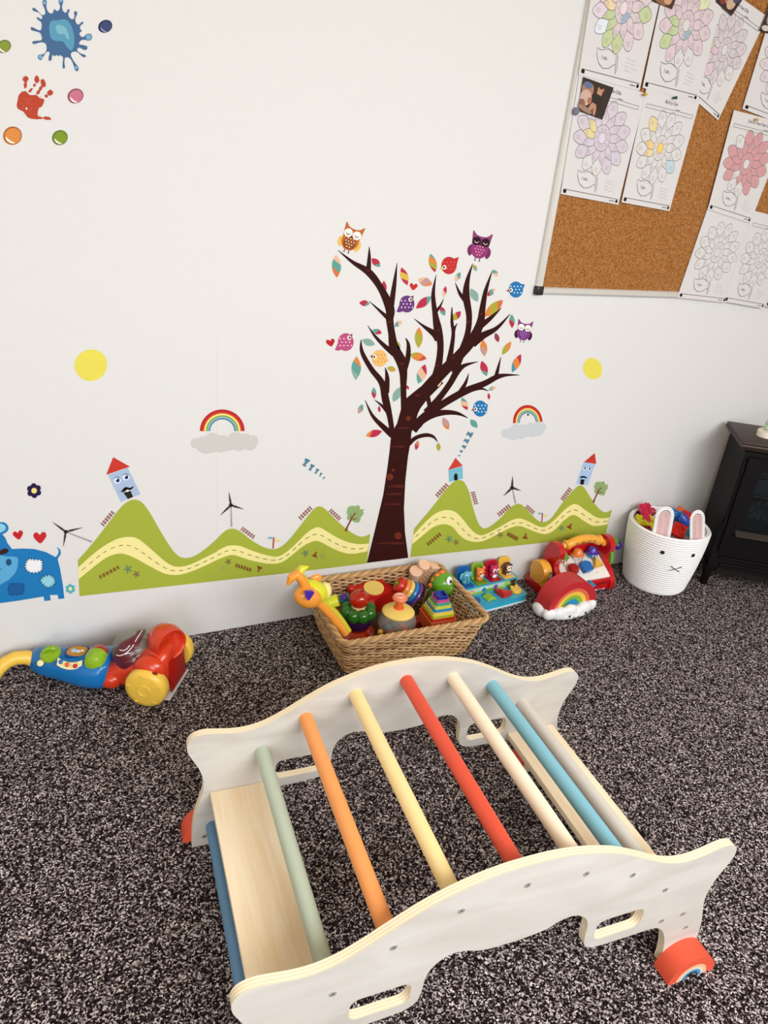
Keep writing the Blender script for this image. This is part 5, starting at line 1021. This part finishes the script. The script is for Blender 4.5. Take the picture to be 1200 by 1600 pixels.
# ------------------------------------------------------------------ rainbow cloud toy
t = thing('rainbow_toy', 'rainbow arch toy on a smiling white cloud, in front of the red toy', 'toy', (1.775, -.262, 0), .02)
RB = [('c02630', .116, .087, -.040, .040), ('e46a48', .087, .072, -.038, .04), ('f0c24a', .072, .054, -.036, .04), ('7fb52c', .054, .037, -.034, .04), ('1f8ec0', .037, .017, -.032, .04)]
for c, a, b, y0, y1 in RB:
    oo = [(a * math.cos(PI * k / 40), a * math.sin(PI * k / 40)) for k in range(41)] + [(b * math.cos(PI * k / 40), b * math.sin(PI * k / 40)) for k in range(40, -1, -1)]
    o = MB().prism(oo, y1 - y0, mat(c, .4, coat=.1), T(0, y1, .045, rx=PI / 2)).build('arch', t, sharp=40); bv = o.modifiers.new('bevel', 'BEVEL'); bv.width = .003; bv.segments = 3; bv.limit_method = 'ANGLE'
m = MB(); CW = mat('eeeef0', .4, coat=.1)
for x, y, z, a, b, c in ((-.100, -.032, .034, .030, .022, .026), (-.064, -.044, .036, .032, .022, .028), (-.018, -.050, .044, .034, .020, .028), (.020, -.050, .036, .030, .020, .024), (.056, -.044, .042, .034, .022, .026), (.095, -.030, .040, .032, .026, .026), (.122, -.008, .036, .020, .026, .022), (0, -.024, .026, .112, .048, .026), (0, .01, .022, .126, .048, .022), (-.114, .010, .030, .020, .038, .026)): m.ell(a, b, c, CW, T(x, y, z))
cl = m.build('cloud', t, sharp=180, label='white cloud body'); rm = cl.modifiers.new('merge', 'REMESH'); rm.mode = 'VOXEL'; rm.voxel_size = .0035; rm.use_smooth_shade = True
sm = cl.modifiers.new('soften', 'SMOOTH'); sm.factor = .6; sm.iterations = 8
m = MB(); K_ = mat('1c1c26', .3)
for x in (-.030, .050): m.ell(.0055, .003, .0048, K_, T(x, -.0715 + abs(x) * .05, .032)).ell(.0015, .001, .0015, mat('f4f4f4', .3), T(x + .001, -.0745 + abs(x) * .05, .034))
m.tube([(.000 + .013 * math.cos(a), -.0745, .030 + .008 * math.sin(a)) for a in (PI + PI * k / 10 for k in range(11))], .0011, K_, n=6)
m.build('face', t, label='small black eyes and smile')

# ------------------------------------------------------------------ bunny rope basket
NX, NY = 2.333, -.170
t = thing('rope_basket', 'white coiled rope basket with a bunny face and ears, beside the black stove', 'basket', (NX, NY, 0))
rope = mat('f1efee', .8, bump=.5, bs=150, spec=.1, name='cotton_rope'); HB, R0, R1, NR = .280, .124, .160, 27
def rad(z): f = max(0, min(1, z / HB)); return R0 + (R1 - R0) * (1 - (1 - f) ** 1.6) * 1.0
pf = [(1e-5, .004), (R0 - .02, .004)]
for i in range(NR):
    z = HB * (i + .5) / NR; h = HB / NR; r_ = rad(z) if i else R0 - .003
    for k in range(5): a = -PI / 2 + PI * (k + .5) / 5; pf.append((r_ - .003 + .0080 * math.cos(a), z + h / 2 * .92 * math.sin(a)))
pf.append((rad(HB) - .002, HB + .003)); pf.append((rad(HB) - .007, HB - .002))
for i in range(NR)[::-1]:
    z = HB * (i + .5) / NR; h = HB / NR; r_ = rad(z) - .010
    for k in range(3): a = PI / 2 - PI * (k + .5) / 3; pf.append((r_ - .003 * math.cos(a), z + h / 2 * math.sin(a)))
pf.append((1e-5, .012))
MB().lathe(pf, rope, n=72).build('body', t, sharp=80)
def onb(adeg, z, off=0): a = math.radians(adeg); r_ = rad(z) + .004 + off; return Vector((r_ * math.cos(a), r_ * math.sin(a), z))
BK = mat('17100f', .6)
for a in (221, 267): q = onb(a, .213, .0005); MB().ell(.0088, .0022, .0078, BK, T(*q, rz=math.radians(a + 90))).build('eye', t, label='black stitched eye')
g = MB()
for p0, p1 in (((238, .158), (254, .134)), ((255, .158), (237, .136))): g.tube([tuple(onb(p0[0] + (p1[0] - p0[0]) * k / 4, p0[1] + (p1[1] - p0[1]) * k / 4, .001)) for k in range(5)], .0014, BK, n=6)
g.build('nose', t, label='black cross stitched nose')
PKI = mat('e0bdbb', .8, bump=.4, bs=120)
for a, hh, tl, fx, io in ((211, .104, -.10, 1, -.040), (278, .112, -.27, .78, -.024)):
    q = onb(a, HB - .03, io); M_ = T(q.x, q.y, HB - .022, rz=math.radians(245 + 90)) @ T(ry=tl) @ T(s=(fx, 1, 1))
    def U(w, h, n=14): return [(-w, 0, 0)] + [(-w, 0, h - w)] + [(w * math.cos(PI - PI * k / n), 0, h - w + w * 1.15 * math.sin(PI * k / n)) for k in range(1, n)] + [(w, 0, h - w), (w, 0, 0)]
    ear = MB(); H_ = hh + .025
    for w in (.034, .027): ear.tube(U(w, H_ - (.034 - w)), .0040, rope, n=8, M=M_)
    eo = ear.build('ear', t, label='white rope ear')
    ear = MB()
    for w in (.0195, .0125, .0055): ear.tube(U(w, H_ - (.034 - w) * 1.2), .0040, PKI, n=8, M=M_)
    ear.tube([(0, 0, 0), (0, 0, H_ - .038)], .0040, PKI, n=8, M=M_)
    ear.build('ear_lining', eo, label='pink inner ear')
def brick(nx, ny, c, pos, rot, lb, h=.022, u=.0165):
    nx, ny = min(nx, 2), min(ny, 3); nx = 1 if ny == 3 else nx
    m = MB().box(nx * u, ny * u, h, plastic(c), T(), .0012)
    for i in range(nx):
        for j in range(ny): m.lathe([(u * .31, h / 2), (u * .31, h / 2 + u * .2), (u * .28, h / 2 + u * .23), (1e-5, h / 2 + u * .23)], plastic(c), T((i - (nx - 1) / 2) * u, (j - (ny - 1) / 2) * u, 0), 16)
    o = m.build('toy_brick', sharp=40); o.location = pos; o.rotation_euler = rot; return tag(o, lb, 'toy brick', 'building bricks in the bunny basket')
UB = .028
for (px, py, z), n, c, rot, lb in (((999, 806, .250), (2, 2), '3c2456', (.2, .1, .4), 'dark purple brick at the far left of the bunny basket'), ((1007, 803, .285), (2, 3), 'c81f4c', (.75, -.25, -.35), 'raspberry pink brick standing tilted left of the left bunny ear'), ((1013, 797, .285), (2, 2), 'b8173c', (.5, .5, .6), 'darker pink brick behind the raspberry brick'),
    ((1002, 817, .255), (2, 2), 'd9cf1e', (.35, .35, -.45), 'yellow brick at the left rim of the bunny basket'), ((1013, 817, .255), (2, 2), 'd2c81a', (.5, -.5, .3), 'yellow brick just left of the left bunny ear'), ((1004, 826, .24), (2, 2), '8c1420', (.1, .2, .3), 'dark red brick low between the two yellow bricks'),
    ((1053, 805, .275), (2, 2), '1273bf', (.0, .0, .2), 'bright blue brick right of the left bunny ear'), ((1064, 802, .272), (2, 2), 'e4661c', (.2, .1, .5), 'orange brick at the back of the bunny basket'), ((1076, 811, .268), (4, 2), 'cc2836', (.35, .25, -.5), 'long red brick at the back behind the royal blue one'),
    ((1074, 817, .272), (2, 4), '2a50b4', (.55, .1, .75), 'royal blue brick tilted left of the right bunny ear'), ((1060, 829, .262), (3, 2), 'cc1914', (.7, .25, -.75), 'bright red brick at the front rim between the ears'), ((1081, 833, .24), (2, 2), '138a8c', (.2, .3, .3), 'teal brick low at the left of the right bunny ear'),
    ((1040, 815, .235), (4, 4), '261a20', (0, 0, .2), 'dark brick deep in the middle of the bunny basket'), ((1035, 800, .245), (4, 3), '7a1420', (0.1, 0, .9), 'maroon brick behind the left bunny ear')):
    brick(n[0], n[1], c, FP(px, py, z), rot, lb, h=.030, u=UB)

# ------------------------------------------------------------------ black stove
SA = math.radians(-36); SO = Vector((2.505, -.258, 0))
t = thing('electric_stove', 'black electric stove heater with a glass door standing at the right edge', 'stove', SO, SA)
BLK = mat('0e0809', .55, bump=.1, bs=200, spec=.22); BK2 = mat('0c0709', .5, spec=.22); TOPM = mat('36261f', .5, bump=.15, bs=120, var=.05)
SW, SD = .60, .285
MB().box(SW, SD, .012, TOPM, T(SW / 2, SD / 2, .655), .003).build('top', t, label='dark brown black top slab')
mo = MB(); sec = [(0, .649), (-.002, .644), (.000, .637), (.006, .633), (.008, .627), (.016, .622), (.02, .62)]
for (o1, z1), (o2, z2) in zip(sec, sec[1:]):
    P_ = lambda o, z: [(o, o, z), (SW - o, o, z), (SW - o, SD - o, z), (o, SD - o, z)]
    mo.raw(P_(o1, z1) + P_(o2, z2), [(k, (k + 1) % 4, 4 + (k + 1) % 4, 4 + k) for k in range(4)], TOPM)
mo.build('moulding', t, label='moulded edge under the top')
i_ = .02; w_, d_ = SW - 2 * i_, SD - 2 * i_
MB().box(.018, d_, .53, BLK, T(i_ + .009, SD / 2, .355), .002).build('side_wall', t); MB().box(.018, d_, .53, BLK, T(SW - i_ - .009, SD / 2, .355), .002).build('side_wall', t)
MB().box(w_, .012, .53, BLK, T(SW / 2, SD - i_ - .006, .355)).build('back_wall', t); MB().box(w_, d_, .014, BLK, T(SW / 2, SD / 2, .105)).build('bottom_plate', t)
dx0, dx1, gz0, gz1 = .018, w_ - .018, .29, .585; gx0, gx1 = .075, w_ - .075
def arch_o(x0, x1, z0, z1, r): return [(x0, z0), (x1, z0), (x1, z1 - r * .6)] + [(x1 - r * (1 - math.cos(PI / 2 * k / 6)), z1 - r * .6 + r * .6 * math.sin(PI / 2 * k / 6)) for k in range(1, 7)] + [(x0 + r * (1 - math.sin(PI / 2 * k / 6)), z1 - r * .6 + r * .6 * math.cos(PI / 2 * k / 6)) for k in range(0, 7)]
fm = Matrix(((1, 0, 0, i_), (0, 0, -1, i_ + .0), (0, 1, 0, 0), (0, 0, 0, 1)))
fr_ = MB().prism([(0, .095), (w_, .095), (w_, .62), (0, .62)], .010, BLK, fm, holes=([(gx0 - .01, gz0 - .01), (gx1 + .01, gz0 - .01), (gx1 + .01, gz1 + .01), (gx0 - .01, gz1 + .01)],)).build('front_frame', t)
dr_ = MB().prism(rrect(dx0, dx1, .175, .603, .006), .014, BK2, T(0, -.010, 0) @ fm, holes=(arch_o(gx0, gx1, gz0, gz1, .10),)).build('door', t); bv = dr_.modifiers.new('bevel', 'BEVEL'); bv.width = .002; bv.segments = 2; bv.limit_method = 'ANGLE'
MB().box(gx1 - gx0 + .02, .002, gz1 - gz0 + .02, thinclear('1c2226', .35), T(i_ + w_ / 2, i_ - .012, (gz0 + gz1) / 2)).build('glass', dr_, label='dark glass pane')
MB().box(gx1 - gx0, .012, .016, BK2, T(i_ + w_ / 2, i_ - .02, .441), .003).build('window_bar', dr_)
MB().box(gx1 - gx0, .008, .010, BK2, T(i_ + w_ / 2, i_ - .020, .525), .003).build('window_bar', dr_)
MB().prism([(0, 0), (-.030, 0), (-.030, .006), (0, .018)], gx1 - gx0 + .04, mat('3c3530', .4), Matrix(((0, 0, 1, i_ + gx0 - .02), (1, 0, 0, i_ - .022), (0, 1, 0, gz0 - .022), (0, 0, 0, 1)))).build('ledge', dr_, label='grey brown ledge under the glass')
for z in (.555, .315): MB().cyl(.006, .05, BLK, T(i_ + .006, i_ - .022, z)).cyl(.004, .062, BLK, T(i_ + .006, i_ - .022, z)).build('hinge', dr_)
MB().box(w_ - .06, .02, .008, BLK, T(SW / 2, i_ - .016, .150), .002).build('lower_trim', t); MB().box(w_ - .08, .016, .008, BLK, T(SW / 2, i_ - .014, .118), .002).build('lower_trim', t)
MB().box(w_ - .10, .01, .05, mat('120a0a', .5), T(SW / 2, i_ + .03, .075)).build('kick_plate', t)
for x in (.032, SW - .032):
    for y in (.034, SD - .034): MB().lathe([(.014, 0), (.016, .004), (.018, .05), (.026, .10)], BLK, T(x, y, 0)).build('leg', t)
cm = mat('33373a', .7, bump=.6, bs=60); gch = MB()
for k in range(90):
    x, y, r_ = rnd.uniform(gx0 + .03, gx1), rnd.uniform(.05, .16), rnd.uniform(.008, .016); gch.ell(r_, r_ * .8, r_ * .8, cm, T(i_ + x, y, .30 + (.16 - abs(y - .16)) * .45 + rnd.uniform(0, .03), rnd.random() * 3, rnd.random() * 3), 8)
cz = gch.build('coal_bed', t, label='grey imitation coal'); cz['kind'] = 'stuff'
MB().box(w_ - .06, .006, .35, mat('3a4246', .5), T(SW / 2, SD - .05, .44)).build('inner_back', t)
# ---- toy on the stove
q = FP(1194, 681, .661)
t = thing('wooden_toy', 'cream rounded wooden toy with pale green knobs, on the stove top at the photo edge', 'toy', (q.x + .01, q.y, .661), .3)
WC = mat('ece3d2', .5)
MB().prism(catmull([(-.042, -.02), (-.02, -.034), (.03, -.036), (.07, -.02), (.075, .02), (.03, .034), (-.025, .030), (-.044, .008)], 5, True), .022, WC, T(0, 0, 0)).build('base', t)
MB().lathe([(.010, .022), (.015, .026), (.017, .034), (.013, .041), (.012, .043), (.016, .047), (.017, .053), (.013, .060), (1e-5, .063)], mat('a9c6a6', .4), T(.010, .004, 0)).build('knob', t, label='pale green double knob')
MB().box(.012, .002, .005, mat('181414', .5), T(.000, -.0345, .016)).build('slot', t)
